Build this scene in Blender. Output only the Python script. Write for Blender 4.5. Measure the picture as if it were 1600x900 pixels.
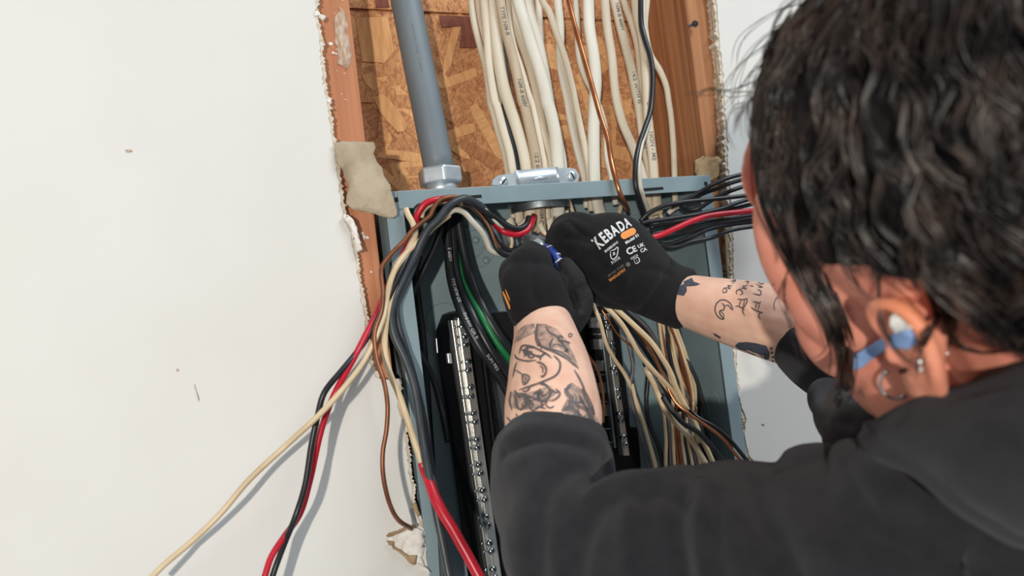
import bpy, bmesh, math, random
import numpy as np
from mathutils import Vector, Matrix
from mathutils.bvhtree import BVHTree
random.seed(7); np.random.seed(7)
SC = bpy.context.scene
COL = SC.collection
for o in list(bpy.data.objects):
    bpy.data.objects.remove(o)

# ------------------------------------------------------------------ camera, world, lights, exposure
FPX = 1164.0
def _rot(yaw, pitch, roll):
    cy, sy = math.cos(yaw), math.sin(yaw); cp_, sp = math.cos(pitch), math.sin(pitch); cr, sr = math.cos(roll), math.sin(roll)
    Rz = np.array([[cy, -sy, 0], [sy, cy, 0], [0, 0, 1]])
    Rx = np.array([[1, 0, 0], [0, cp_, -sp], [0, sp, cp_]])
    Ry = np.array([[cr, 0, sr], [0, 1, 0], [-sr, 0, cr]])
    return Rz @ Rx @ Ry
CM = _rot(math.radians(-23.2186), math.radians(1.63236), math.radians(7.01906))   # columns: right, forward, up
CC = np.array([-0.35395, -0.66373, -0.12051])
cam = bpy.data.cameras.new('camera')
camo = bpy.data.objects.new('camera', cam); COL.objects.link(camo)
cam.sensor_width = 36.0; cam.lens = FPX / 1600 * 36.0; cam.clip_start = 0.02
camo.matrix_world = Matrix(((CM[0,0], CM[0,2], -CM[0,1], CC[0]), (CM[1,0], CM[1,2], -CM[1,1], CC[1]),
                            (CM[2,0], CM[2,2], -CM[2,1], CC[2]), (0, 0, 0, 1)))
cam.dof.use_dof = True; cam.dof.focus_distance = 0.70; cam.dof.aperture_fstop = 6.3
SC.camera = camo

world = bpy.data.worlds.new('room_light'); SC.world = world; world.use_nodes = True
bg = world.node_tree.nodes['Background']; bg.inputs[0].default_value = (0.82, 0.91, 1.0, 1); bg.inputs[1].default_value = 0.28

def lamp(name, typ, loc, target, energy, color, size):
    d = bpy.data.lights.new(name, typ); d.energy = energy; d.color = color
    if typ == 'AREA':
        d.shape = 'RECTANGLE'; d.size = size[0]; d.size_y = size[1]
    else:
        d.shadow_soft_size = size
    o = bpy.data.objects.new(name, d); COL.objects.link(o); o.location = loc
    o.rotation_euler = (Vector(target) - Vector(loc)).to_track_quat('-Z', 'Y').to_euler()
    return o
lamp('work_light', 'POINT', (-0.93, -1.56, -0.14), (0, 0, 0), 73.0, (1.0, 0.93, 0.84), 0.02)
lamp('ceiling_fill', 'AREA', (0.75, -1.1, 1.45), (0.2, 0, 0.0), 31.0, (0.84, 0.93, 1.0), (1.2, 0.6))  # cool fill added overhead to lift the walls, no fixture in view
SC.view_settings.view_transform = 'Standard'; SC.view_settings.look = 'None'
SC.view_settings.gamma = 1.0; SC.view_settings.use_curve_mapping = False; SC.view_settings.exposure = 0.0

# ------------------------------------------------------------------ helpers
def ray(px, py):
    return CM @ np.array([(px - 800) / FPX, 1.0, -(py - 450) / FPX])
def at(px, py, Y):
    """point of the plane y = Y seen at that pixel"""
    d = ray(px, py); return CC + d * ((Y - CC[1]) / d[1])
def cp(px, py, depth):
    """point at that depth along the view axis"""
    return CC + ray(px, py) * depth
def depth_of(p):
    return float((np.asarray(p) - CC) @ CM[:, 1])
def pix(p):
    d = (np.asarray(p) - CC) @ CM; return 800 + FPX * d[0] / d[1], 450 - FPX * d[2] / d[1]

def lin(c):
    out = []
    for v in c[:3]:
        v = v / 255.0
        out.append(v / 12.92 if v <= 0.04045 else ((v + 0.055) / 1.055) ** 2.4)
    return (*out, 1.0)
def N(nt, t, **kw):
    n = nt.nodes.new(t)
    for k, v in kw.items(): setattr(n, k, v)
    return n
def mat(name, col, rough=0.6, metal=0.0, col2=None, scale=(40, 40, 40), mixpos=(0.35, 0.65), detail=4.0,
        bump=0.0, bscale=(200, 200, 200), spec=0.5, sss=0.0, sheen=0.0, coat=0.0, attr=None, distort=0.0, col3=None):
    m = bpy.data.materials.new(name); m.use_nodes = True; nt = m.node_tree; b = nt.nodes['Principled BSDF']
    b.inputs['Roughness'].default_value = rough; b.inputs['Metallic'].default_value = metal
    b.inputs['Specular IOR Level'].default_value = spec
    b.inputs['Base Color'].default_value = lin(col)
    tc = N(nt, 'ShaderNodeTexCoord')
    if col2 is not None:
        mp = N(nt, 'ShaderNodeMapping'); mp.inputs['Scale'].default_value = scale
        nt.links.new(tc.outputs['Object'], mp.inputs[0])
        nz = N(nt, 'ShaderNodeTexNoise'); nz.inputs['Scale'].default_value = 1.0; nz.inputs['Detail'].default_value = detail
        nz.inputs['Distortion'].default_value = distort
        nt.links.new(mp.outputs[0], nz.inputs['Vector'])
        r = N(nt, 'ShaderNodeValToRGB'); r.color_ramp.elements[0].position = mixpos[0]; r.color_ramp.elements[1].position = mixpos[1]
        r.color_ramp.elements[0].color = lin(col); r.color_ramp.elements[1].color = lin(col2)
        if col3 is not None:
            e = r.color_ramp.elements.new((mixpos[0] + mixpos[1]) / 2); e.color = lin(col3)
        nt.links.new(nz.outputs['Fac'], r.inputs[0]); src = r.outputs[0]
        if attr:
            at_ = N(nt, 'ShaderNodeVertexColor', layer_name=attr)
            mx = N(nt, 'ShaderNodeMix', data_type='RGBA', blend_type='MULTIPLY'); mx.inputs[0].default_value = 1.0
            nt.links.new(src, mx.inputs[6]); nt.links.new(at_.outputs[0], mx.inputs[7]); src = mx.outputs[2]
        nt.links.new(src, b.inputs['Base Color'])
    if bump > 0:
        mp2 = N(nt, 'ShaderNodeMapping'); mp2.inputs['Scale'].default_value = bscale
        nt.links.new(tc.outputs['Object'], mp2.inputs[0])
        n2 = N(nt, 'ShaderNodeTexNoise'); n2.inputs['Scale'].default_value = 1.0; n2.inputs['Detail'].default_value = 3.0
        nt.links.new(mp2.outputs[0], n2.inputs['Vector'])
        bp = N(nt, 'ShaderNodeBump'); bp.inputs['Strength'].default_value = bump; bp.inputs['Distance'].default_value = 0.001
        nt.links.new(n2.outputs['Fac'], bp.inputs['Height']); nt.links.new(bp.outputs[0], b.inputs['Normal'])
    if sss > 0:
        b.inputs['Subsurface Weight'].default_value = sss; b.inputs['Subsurface Radius'].default_value = (1.0, 0.25, 0.12)
        b.inputs['Subsurface Scale'].default_value = 0.006
    if sheen > 0:
        b.inputs['Sheen Weight'].default_value = sheen; b.inputs['Sheen Roughness'].default_value = 0.6
    if coat > 0: b.inputs['Coat Weight'].default_value = coat
    return m

def mesh_obj(name, verts, faces, m, parent=None, smooth=False, link=True):
    me = bpy.data.meshes.new(name)
    me.from_pydata([tuple(map(float, v)) for v in verts], [], [tuple(int(i) for i in f) for f in faces]); me.update()
    if smooth: me.polygons.foreach_set('use_smooth', [True] * len(me.polygons))
    o = bpy.data.objects.new(name, me); COL.objects.link(o)
    if m: me.materials.append(m)
    if parent: o.parent = parent
    return o
def tag(o, label, cat, group=None):
    o['label'] = label; o['category'] = cat
    if group: o['group'] = group
    return o
def struct(o):
    o['kind'] = 'structure'; return o
def empty(name, loc=(0, 0, 0)):
    o = bpy.data.objects.new(name, None); COL.objects.link(o); o.empty_display_size = 0.02
    return o
def flip_check(o):
    bm = bmesh.new(); bm.from_mesh(o.data); bmesh.ops.recalc_face_normals(bm, faces=bm.faces); bm.to_mesh(o.data); bm.free(); return o
def box(name, x0, x1, y0, y1, z0, z1, m, parent=None, bev=0.0):
    v = [(x0,y0,z0),(x1,y0,z0),(x1,y1,z0),(x0,y1,z0),(x0,y0,z1),(x1,y0,z1),(x1,y1,z1),(x0,y1,z1)]
    f = [(0,3,2,1),(4,5,6,7),(0,1,5,4),(1,2,6,5),(2,3,7,6),(3,0,4,7)]
    o = mesh_obj(name, v, f, m, parent)
    if bev:
        b = o.modifiers.new('bevel', 'BEVEL'); b.width = bev; b.segments = 2
    return o
def catmull(P, n=6):
    P = np.asarray(P, float)
    if len(P) < 3:
        t = np.linspace(0, 1, n + 1)[:, None]; return P[0] * (1 - t) + P[-1] * t
    Q = np.vstack([2 * P[0] - P[1], P, 2 * P[-1] - P[-2]]); out = []
    for i in range(1, len(Q) - 2):
        p0, p1, p2, p3 = Q[i-1], Q[i], Q[i+1], Q[i+2]
        for k in range(n):
            t = k / n
            out.append(0.5 * ((2*p1) + (-p0+p2)*t + (2*p0-5*p1+4*p2-p3)*t*t + (-p0+3*p1-3*p2+p3)*t**3))
    out.append(Q[-2]); return np.array(out)
def unit(v):
    v = np.asarray(v, float); n = np.linalg.norm(v); return v / n if n > 1e-12 else v
def frames(C):
    T = np.gradient(C, axis=0); T /= np.maximum(np.linalg.norm(T, axis=1), 1e-9)[:, None]
    n = np.array([0., 1., 0.]); n = n - T[0] * (n @ T[0])
    if np.linalg.norm(n) < 0.2:
        n = np.array([0., 0., 1.]); n = n - T[0] * (n @ T[0])
    n = unit(n); Ns = [n]
    for i in range(1, len(C)):
        n = Ns[-1] - T[i] * (Ns[-1] @ T[i]); Ns.append(unit(n))
    Ns = np.array(Ns); return T, Ns, np.cross(T, Ns)
def tube_geo(C, R, sides=10, flat=1.0, cap=True):
    """swept tube; R scalar or per point = half width across the wall plane, flat = thickness ratio toward the viewer"""
    C = np.asarray(C, float); R = np.broadcast_to(np.asarray(R, float), (len(C),))
    T, Nn, B = frames(C); a = np.linspace(0, 2 * math.pi, sides, endpoint=False)
    V = (C[:, None, :] + R[:, None, None] * (np.cos(a)[None, :, None] * B[:, None, :] + flat * np.sin(a)[None, :, None] * Nn[:, None, :])).reshape(-1, 3)
    F = []
    for i in range(len(C) - 1):
        for j in range(sides):
            k = (j + 1) % sides; F.append((i*sides+j, i*sides+k, (i+1)*sides+k, (i+1)*sides+j))
    if cap:
        F.append(tuple(range(sides))[::-1]); F.append(tuple((len(C)-1)*sides + j for j in range(sides)))
    return V, F
def merge(geos):
    V, F, o = [], [], 0
    for v, f in geos:
        V.append(np.asarray(v, float)); F += [tuple(i + o for i in q) for q in f]; o += len(v)
    return np.vstack(V), F
def tube(name, pts, r, m, parent=None, sides=10, flat=1.0, n=6):
    V, F = tube_geo(catmull(pts, n), r, sides, flat); return mesh_obj(name, V, F, m, parent, smooth=True)
def pxpath(P, Y=None):
    """list of (px, py[, Y]) -> 3D"""
    return [at(p[0], p[1], p[2] if len(p) > 2 else Y) for p in P]
def rpx(r, p):
    return r * depth_of(p) / FPX
def cyl_geo(p, axis, r0, r1, h, sides=16):
    axis = unit(axis); return tube_geo(np.array([p, np.asarray(p) + axis * h]), np.array([r0, r1]), sides)
def lathe_geo(p, axis, prof, sides=20):
    """prof = [(radius, height)...]"""
    axis = unit(axis); C = np.array([np.asarray(p) + axis * h for r, h in prof])
    u = unit(np.cross(axis, [0.3, 0.8, 0.52])); w = np.cross(axis, u); a = np.linspace(0, 2*math.pi, sides, endpoint=False)
    ring = np.cos(a)[:, None] * u + np.sin(a)[:, None] * w
    V = np.vstack([C[i] + prof[i][0] * ring for i in range(len(prof))]); F = []
    for i in range(len(prof) - 1):
        for j in range(sides):
            k = (j+1) % sides; F.append((i*sides+j, i*sides+k, (i+1)*sides+k, (i+1)*sides+j))
    F.append(tuple(range(sides))[::-1]); F.append(tuple((len(prof)-1)*sides + j for j in range(sides)))
    return V, F
def jag(P, step=4.0, amp=1.3):
    out = []
    for a, b in zip(P[:-1], P[1:]):
        a, b = np.array(a, float), np.array(b, float); L = np.linalg.norm(b - a); k = max(1, int(L / step))
        for i in range(k):
            q = a + (b - a) * i / k
            if out: q = q + np.array([random.gauss(0, amp), random.gauss(0, amp * .5)])
            out.append(tuple(q))
    out.append(tuple(P[-1])); return out
def prism(name, poly3, dy, m, parent=None):
    """polygon in a wall-parallel plane, pushed back by dy"""
    n = len(poly3); V = [tuple(p) for p in poly3] + [(p[0], p[1] + dy, p[2]) for p in poly3]
    F = [tuple(range(n)), tuple(range(2*n-1, n-1, -1))] + [(i, i+n, (i+1) % n + n, (i+1) % n) for i in range(n)]
    return flip_check(mesh_obj(name, V, F, m, parent))
def sheet(name, poly, Yf, m, parent=None, thick=0.0008, cuts=3, noise=0.0006):
    bm = bmesh.new(); vs = [bm.verts.new((p[0], p[1], 0)) for p in poly]; bm.faces.new(vs)
    bmesh.ops.triangulate(bm, faces=bm.faces[:]); bmesh.ops.subdivide_edges(bm, edges=bm.edges[:], cuts=cuts, use_grid_fill=True)
    for v in bm.verts:
        q = at(v.co.x, v.co.y, Yf(v.co.x, v.co.y) + random.gauss(0, noise)); v.co = q
    bmesh.ops.recalc_face_normals(bm, faces=bm.faces)
    me = bpy.data.meshes.new(name); bm.to_mesh(me); bm.free(); me.materials.append(m); me.polygons.foreach_set('use_smooth', [True] * len(me.polygons))
    o = bpy.data.objects.new(name, me); COL.objects.link(o)
    if parent: o.parent = parent
    s = o.modifiers.new('thickness', 'SOLIDIFY'); s.thickness = thick; s.offset = 0
    return o
_tx = {}
def text_geo(s, offset=0.0):
    """2D letters: unit height about 0.7, from x = 0"""
    if (s, offset) in _tx: return _tx[(s, offset)]
    c = bpy.data.curves.new('t', 'FONT'); c.body = s; c.offset = offset; c.resolution_u = 3
    o = bpy.data.objects.new('t', c); COL.objects.link(o)
    dg = bpy.context.evaluated_depsgraph_get(); me = bpy.data.meshes.new_from_object(o.evaluated_get(dg))
    V = np.array([v.co[:] for v in me.vertices]).reshape(-1, 3); F = [tuple(p.vertices) for p in me.polygons]
    bpy.data.objects.remove(o); bpy.data.curves.remove(c); bpy.data.meshes.remove(me)
    _tx[(s, offset)] = (V, F); return V, F
def text_on_path(name, s, pts, m, parent, r, flat=1.0, height=None, start=0.0, n=8, off=0.02):
    """letters laid along a tube on its viewer side"""
    V, F = text_geo(s, off); C = catmull(pts, n); T, Nn, B = frames(C)
    L = np.concatenate([[0], np.cumsum(np.linalg.norm(np.diff(C, axis=0), axis=1))]); h = height or r * 1.0
    sc = h / 0.7; out = []
    for v in V:
        d = min(max(start + v[0] * sc, 0), L[-1]); i = min(np.searchsorted(L, d, 'right') - 1, len(C) - 2); t = (d - L[i]) / (L[i+1] - L[i])
        c = C[i] * (1-t) + C[i+1] * t; b = B[i] * (1-t) + B[i+1] * t; nn = Nn[i] * (1-t) + Nn[i+1] * t
        y = (v[1] - 0.35) * sc; ang = y / r
        out.append(c - b * math.sin(ang) * r * 1.0 * -1 - nn * (math.cos(ang) * r * flat + 0.00025))
    return mesh_obj(name, out, F, m, parent)
ORD = 'first second third fourth fifth sixth seventh eighth ninth tenth eleventh twelfth thirteenth fourteenth fifteenth sixteenth seventeenth eighteenth nineteenth twentieth'.split()

# ------------------------------------------------------------------ materials
M = {}
M['paint'] = mat('painted_drywall', (219, 216, 209), 0.62, col2=(223, 221, 215), scale=(6, 6, 6), bump=0.12, bscale=(420, 420, 420), spec=0.3)
M['gypsum'] = mat('gypsum_core', (222, 214, 200), 0.95, col2=(196, 178, 152), scale=(160, 160, 160), bump=0.7, bscale=(500, 500, 500), spec=0.1)
M['kraft'] = mat('drywall_paper', (188, 174, 150), 0.9, col2=(160, 143, 120), scale=(40, 40, 25), bump=0.5, bscale=(300, 300, 300), spec=0.1)
M['kraft_tan'] = mat('torn_paper_tan', (176, 152, 118), 0.9, col2=(150, 122, 90), scale=(60, 60, 60), bump=0.5, spec=0.1)
M['stud_l'] = mat('stud_wood_red', (202, 140, 104), 0.75, col2=(168, 108, 76), scale=(170, 170, 3.5), mixpos=(.3, .75), detail=6, bump=0.35, bscale=(400, 400, 8), spec=0.2)
M['stud_r'] = mat('stud_wood_orange', (196, 140, 98), 0.7, col2=(140, 92, 62), scale=(130, 130, 3.0), mixpos=(.3, .72), detail=6, bump=0.35, bscale=(400, 400, 8), spec=0.2)
M['osb'] = mat('osb_base', (212, 156, 108), 0.75, col2=(160, 106, 74), scale=(420, 420, 260), mixpos=(.38, .66), detail=8, bump=0.8, bscale=(420, 420, 420), spec=0.2)
M['osb_light'] = mat('osb_strand_light', (230, 178, 124), 0.7, col2=(210, 156, 104), scale=(230, 230, 40), detail=6, bump=0.35, bscale=(300, 300, 60), spec=0.2)
M['osb_mid'] = mat('osb_strand_mid', (214, 158, 108), 0.7, col2=(172, 118, 80), scale=(300, 300, 120), detail=8, bump=0.7, bscale=(420, 420, 300), spec=0.2)
M['osb_dark'] = mat('osb_strand_maroon', (140, 88, 74), 0.7, col2=(116, 68, 60), scale=(200, 200, 80), detail=6, bump=0.5, bscale=(300, 300, 200), spec=0.2)
M['osb_brown'] = mat('osb_strand_brown', (196, 138, 94), 0.7, col2=(160, 106, 72), scale=(260, 260, 60), detail=7, bump=0.6, bscale=(300, 300, 200), spec=0.2)
M['boxgrey'] = mat('grey_enamel', (136, 155, 160), 0.38, col2=(125, 143, 148), scale=(14, 14, 14), bump=0.06, bscale=(700, 700, 700), spec=0.5)
M['conduit'] = mat('grey_pvc', (118, 128, 134), 0.5, col2=(108, 118, 124), scale=(30, 30, 9), bump=0.06, bscale=(300, 300, 20))
M['zinc'] = mat('zinc_plate', (218, 226, 230), 0.4, metal=0.75, col2=(196, 204, 210), scale=(60, 60, 60), bump=0.05)
M['zinc_dull'] = mat('zinc_cast', (150, 158, 160), 0.42, metal=0.9, col2=(120, 128, 132), scale=(90, 90, 90), bump=0.15)
M['alu'] = mat('aluminium_bar', (214, 214, 208), 0.32, metal=0.85, col2=(178, 178, 172), scale=(150, 150, 20), bump=0.12, bscale=(200, 200, 900))
M['screw'] = mat('screw_steel', (190, 196, 198), 0.18, metal=1.0, col2=(160, 166, 168), scale=(200, 200, 200))
M['steel'] = mat('galvanised_plate', (150, 152, 150), 0.35, metal=0.8, col2=(128, 130, 130), scale=(25, 25, 12), bump=0.05)
M['blackplastic'] = mat('black_plastic', (11, 11, 12), 0.5, col2=(16, 16, 18), scale=(60, 60, 60), spec=0.25)
M['cable'] = mat('cream_sheath', (224, 212, 190), 0.5, col2=(206, 192, 168), scale=(70, 70, 9), bump=0.12, bscale=(150, 150, 20), spec=0.4)
M['cable_w'] = mat('white_sheath', (226, 220, 205), 0.5, col2=(210, 203, 186), scale=(70, 70, 9), bump=0.12, bscale=(150, 150, 20), spec=0.4)
M['cable_t'] = mat('tan_sheath', (198, 178, 150), 0.55, col2=(176, 154, 126), scale=(70, 70, 9), bump=0.12, bscale=(150, 150, 20), spec=0.4)
M['cream'] = mat('cream_wire', (218, 196, 160), 0.42, col2=(200, 176, 140), scale=(40, 40, 40), spec=0.5)
M['white_wire'] = mat('white_wire', (214, 208, 192), 0.4, col2=(196, 190, 174), scale=(40, 40, 40), spec=0.5)
M['black'] = mat('black_wire', (26, 28, 31), 0.38, col2=(34, 36, 40), scale=(60, 60, 60), spec=0.5)
M['slate'] = mat('slate_wire', (62, 68, 72), 0.42, col2=(50, 55, 60), scale=(50, 50, 50), spec=0.5)
M['greyw'] = mat('grey_wire', (104, 100, 102), 0.45, col2=(84, 80, 84), scale=(50, 50, 50), spec=0.5)
M['red'] = mat('red_wire', (196, 30, 50), 0.34, col2=(176, 24, 42), scale=(40, 40, 40), spec=0.5)
M['green'] = mat('green_stripe', (24, 120, 66), 0.4, col2=(16, 96, 52), scale=(40, 40, 40))
M['copper'] = mat('bare_copper', (206, 136, 92), 0.3, metal=0.9, col2=(176, 106, 68), scale=(50, 50, 50))
M['copper_d'] = mat('aged_copper', (160, 106, 76), 0.45, metal=0.7, col2=(134, 86, 62), scale=(50, 50, 50))
M['ink'] = mat('grey_print', (92, 90, 84), 0.7, col2=(120, 116, 108), scale=(900, 900, 900))
M['ink_w'] = mat('white_print', (214, 216, 216), 0.6, col2=(190, 192, 192), scale=(700, 700, 700))
M['dark'] = mat('dark_slot', (10, 11, 12), 0.8, col2=(16, 17, 18), scale=(80, 80, 80))
M['fluff'] = mat('plaster_white', (238, 234, 226), 0.95, col2=(222, 214, 202), scale=(200, 200, 200), bump=0.5, spec=0.1)
M['smudge'] = mat('plaster_smudge', (176, 140, 116), 0.9, col2=(206, 190, 172), scale=(420, 420, 120), spec=0.1)

# ------------------------------------------------------------------ the wall
DT = 0.0127
LE = [(470, -90), (484, -40), (493, 0), (494, 12), (490, 20), (495, 36), (499, 60), (500, 75), (502, 100), (505, 132), (511, 160), (516, 200), (520, 225),
      (525, 260), (531, 300), (536, 342), (544, 355), (551, 385), (556, 412), (561, 445), (567, 482), (571, 502), (575, 540), (579, 572), (590, 592), (607, 594), (621, 592),
      (624, 604), (620, 631), (627, 653), (632, 677), (638, 729), (644, 764), (643, 790), (654, 807), (658, 822), (665, 828), (667, 848), (665, 871), (671, 894), (684, 980), (698, 1080)]
RE = [(1101, -90), (1111, -40), (1119, 0), (1123, 40), (1127, 83), (1131, 125), (1134, 167), (1137, 217), (1138, 262), (1141, 310), (1145, 355), (1147, 420), (1149, 500), (1151, 545), (1152, 584),
      (1158, 633), (1167, 655), (1164, 678), (1169, 709), (1178, 722), (1186, 780), (1199, 880), (1216, 1000), (1230, 1100)]
def wall(name, edge, far_x, sgn):
    P = jag(edge, 4.5, 0.9); pts = [at(x, y, 0.0) for x, y in P]; n = len(pts)
    top, bot = pts[0], pts[-1]
    outer = [np.array([bot[0], 0, -1.1]), np.array([far_x, 0, -1.1]), np.array([far_x, 0, 0.75]), np.array([top[0], 0, 0.75])]
    w = struct(prism(name, pts + outer, 0.0012, M['paint']))
    P2 = [(x + sgn * (3.2 + 2.2 * abs(random.gauss(0, 1))), y) for x, y in jag(edge, 3.0, 1.0)]
    pts2 = [at(x, y, 0.0013) for x, y in P2]
    outer2 = [np.array([o[0], 0.0013, o[2]]) for o in outer]
    prism('gypsum_core', pts2 + outer2, DT - 0.0013, M['gypsum'], w)
    return w
WL = wall('wall_left', LE, -2.2, 1)
WR = wall('wall_right', RE, 2.4, -1)
# hanging torn paper and curls on the left edge
flap = [(521, 223), (536, 221), (560, 222), (583, 222), (587, 231), (584, 240), (590, 254), (597, 262), (600, 275), (607, 285), (612, 300), (617, 320), (620, 337), (612, 341), (600, 339), (585, 334), (566, 330), (551, 327), (541, 318), (543, 305), (546, 290), (541, 281), (536, 265), (527, 255)]
sheet('torn_paper_flap', jag(flap + [flap[0]], 7, 0.7)[:-1], lambda x, y: -0.003 - 0.00012 * max(0, x - 540) - 0.0016 * math.sin((y - 222) / 34), M['kraft'], WL, 0.0012, 3, 0.00012)
sheet('paper_curl', [(536, 336), (543, 336), (552, 345), (558, 362), (563, 380), (565, 391), (558, 392), (554, 375), (548, 356), (540, 345)], lambda x, y: -0.004, M['fluff'], WL, 0.004, 2, 0.0008)
sheet('torn_paper_flap', jag([(604, 842), (612, 832), (630, 826), (645, 824), (660, 829), (664, 850), (660, 872), (664, 893), (650, 880), (636, 866), (622, 858), (610, 852)], 5, .8), lambda x, y: -0.0016, M['fluff'], WL, 0.0016, 2, 0.0003)
for P in ([(603, 838), (606, 834), (622, 829), (632, 824), (646, 820), (654, 819), (652, 823), (636, 827), (624, 833), (608, 839)],
          [(604, 845), (614, 846), (616, 853), (608, 852)], [(612, 852), (626, 860), (640, 870), (648, 884), (640, 880), (628, 866), (614, 857)],
          [(638, 868), (652, 868), (650, 882), (642, 878)], [(652, 880), (668, 888), (674, 896), (660, 893)], [(643, 790), (650, 786), (656, 802), (653, 808)]):
    sheet('torn_paper_edge', jag(P + [P[0]], 5, .5)[:-1], lambda x, y: -0.0036, M['kraft_tan'] if P[0][0] != 652 else M['fluff'], WL, 0.001, 1, 0.0002)
def chip(name, px, py, Y, s, m, parent):
    c = at(px, py, Y); r = s * depth_of(c) / FPX; bm = bmesh.new(); bmesh.ops.create_icosphere(bm, subdivisions=1, radius=r)
    for v in bm.verts: v.co = Vector((v.co.x * random.uniform(.5, 1.3), v.co.y * random.uniform(.3, .6), v.co.z * random.uniform(.5, 1.3))) + Vector(c)
    me = bpy.data.meshes.new(name); bm.to_mesh(me); bm.free(); me.materials.append(m)
    o = bpy.data.objects.new(name, me); COL.objects.link(o); o.parent = parent; return o
for (x, y, s) in [(490, 6, 8), (494, 22, 9), (503, 26, 7), (497, 52, 5), (501, 62, 5), (503, 70, 6), (503, 104, 5), (507, 108, 4), (505, 133, 5), (509, 131, 4), (513, 158, 6), (516, 161, 4),
                  (527, 240, 5), (530, 280, 4), (545, 350, 5), (553, 400, 4), (557, 420, 5), (560, 436, 3), (588, 588, 5), (600, 596, 5), (612, 593, 6), (622, 597, 5), (606, 606, 4), (640, 735, 5), (642, 752, 5), (641, 745, 4),
                  (646, 770, 5), (666, 838, 4), (667, 880, 6)]:
    chip('plaster_chip', x + random.uniform(-1, 1), y, 0.002, s * .8, M['fluff'] if random.random() < .7 else M['gypsum'], WL)
for (x, y, s) in [(1153, 560, 3), (1154, 590, 5), (1160, 640, 6), (1166, 650, 8), (1164, 660, 8), (1162, 668, 6), (1167, 695, 5), (1172, 712, 5), (1180, 722, 6), (1192, 722, 7), (1204, 724, 8), (1128, 240, 6), (1131, 256, 5), (1129, 90, 3), (1136, 205, 3)]:
    chip('plaster_chip', x, y, 0.002, s * .8, M['kraft_tan'] if s > 5 else M['gypsum'], WR)
sheet('torn_paper_flap', jag([(1086, 250), (1098, 244), (1112, 246), (1122, 244), (1128, 250), (1124, 262), (1122, 276), (1108, 283), (1092, 281), (1086, 268)], 6, .8), lambda x, y: 0.004, M['kraft_tan'], WR, 0.001, 2, 0.0004)
sheet('paper_strip', [(1106, -60), (1116, -60), (1122, 40), (1130, 120), (1136, 220), (1128, 222), (1120, 110), (1112, 20)], lambda x, y: 0.0135 * 0.35, M['kraft'], WR, 0.001, 2, 0.0002)
sheet('paper_strip', [(1131, 330), (1141, 330), (1146, 400), (1149, 480), (1140, 480), (1134, 400)], lambda x, y: 0.003, M['kraft'], WR, 0.001, 2, 0.0002)
# scuffs of the paint
for P in ([(276, 576), (280, 577), (279, 580), (276, 579)], [(304, 600), (308, 612), (312, 626), (311, 626), (307, 613)], [(196, 234), (204, 233), (207, 237), (199, 238)], [(1190, 663), (1194, 661), (1194, 665)]):
    sheet('paint_scuff', P, lambda x, y: -0.0004, M['smudge'], WL if P[0][0] < 900 else WR, 0.0006, 1, 0.0001)

# studs, sheathing
SX = 0.192
stud_l = tag(box('wall_stud', -SX - 0.040 - 0.02, -SX, 0.013, 0.104, -1.1, 0.75, M['stud_l'], bev=0.0015), 'reddish brown wall stud left of the grey conduit, plaster dust on its face', 'stud')
stud_r = tag(box('wall_stud', SX, SX + 0.040, 0.013, 0.104, -1.1, 0.75, M['stud_r'], bev=0.0015), 'orange brown wall stud right of the cables with a screw in it', 'stud')
for k in range(60):
    x = random.gauss(532, 8); y = random.gauss(70, 42)
    if 505 < x < 545 + 0.1 * y and 0 < y < 190: chip('plaster_chip', x, y, 0.0128, random.choice([.7, .9, 1.2, 1.6]), M['smudge'] if random.random() < .7 else M['fluff'], stud_l)
for (x, y, s) in [(516, 69, 4), (521, 83, 3), (525, 84, 2.5), (568, 370, 4), (574, 372, 3), (580, 425, 2), (566, 365, 3)]:
    chip('plaster_chip', x, y, 0.0125, s, M['fluff'], stud_l)
sheet('plaster_smear', jag([(522, 30), (532, 10), (540, 20), (545, 60), (548, 100), (540, 108), (528, 100), (524, 60)], 6, 1.5), lambda x, y: 0.0126, M['smudge'], stud_l, 0.0005, 1, 0.0001)
scr = empty('drywall_screw'); tag(scr, 'dark screw driven askew into the right stud near the top', 'screw')
c = at(1086, 37, 0.006); V, F = merge([lathe_geo(c, (0.35, 1, -0.1), [(0.0005, -0.0008), (0.0036, -0.0006), (0.0036, 0.0004), (0.0016, 0.003)], 14)])
mesh_obj('head', V, F, M['dark'], scr); V, F = cyl_geo(at(1076, 41, 0.0125), c - at(1076, 41, 0.0125), 0.0016, 0.0016, 0.008, 8); mesh_obj('shank', V, F, M['zinc_dull'], scr)

ZS = 0.2157
sh_lo = struct(box('wall_back', -0.26, 0.26, 0.104, 0.116, -1.1, ZS - 0.0008, M['osb']))
sh_up = struct(box('wall_back', -0.26, 0.26, 0.1015, 0.1135, ZS, 0.75, M['osb']))
strand_meshes = []
for k in range(14):
    L = random.uniform(0.018, 0.05); W = random.uniform(0.004, 0.011); n = 10; pts = []
    for i in range(n):
        a = 2 * math.pi * i / n; ca, sa = math.cos(a), math.sin(a)
        pts.append((L * math.copysign(abs(ca) ** .5, ca) * random.uniform(.85, 1.1), W * math.copysign(abs(sa) ** .5, sa) * random.uniform(.8, 1.1)))
    V = [(p[0], 0, p[1]) for p in pts] + [(p[0], .0012, p[1]) for p in pts]
    F = [tuple(range(n)), tuple(range(2*n-1, n-1, -1))] + [(i, (i+1) % n, (i+1) % n + n, i + n) for i in range(n)]
    strand_meshes.append((V, F))
smats = ['osb_mid'] * 8 + ['osb_brown'] * 4 + ['osb_light'] * 5
shared = {}
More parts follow.
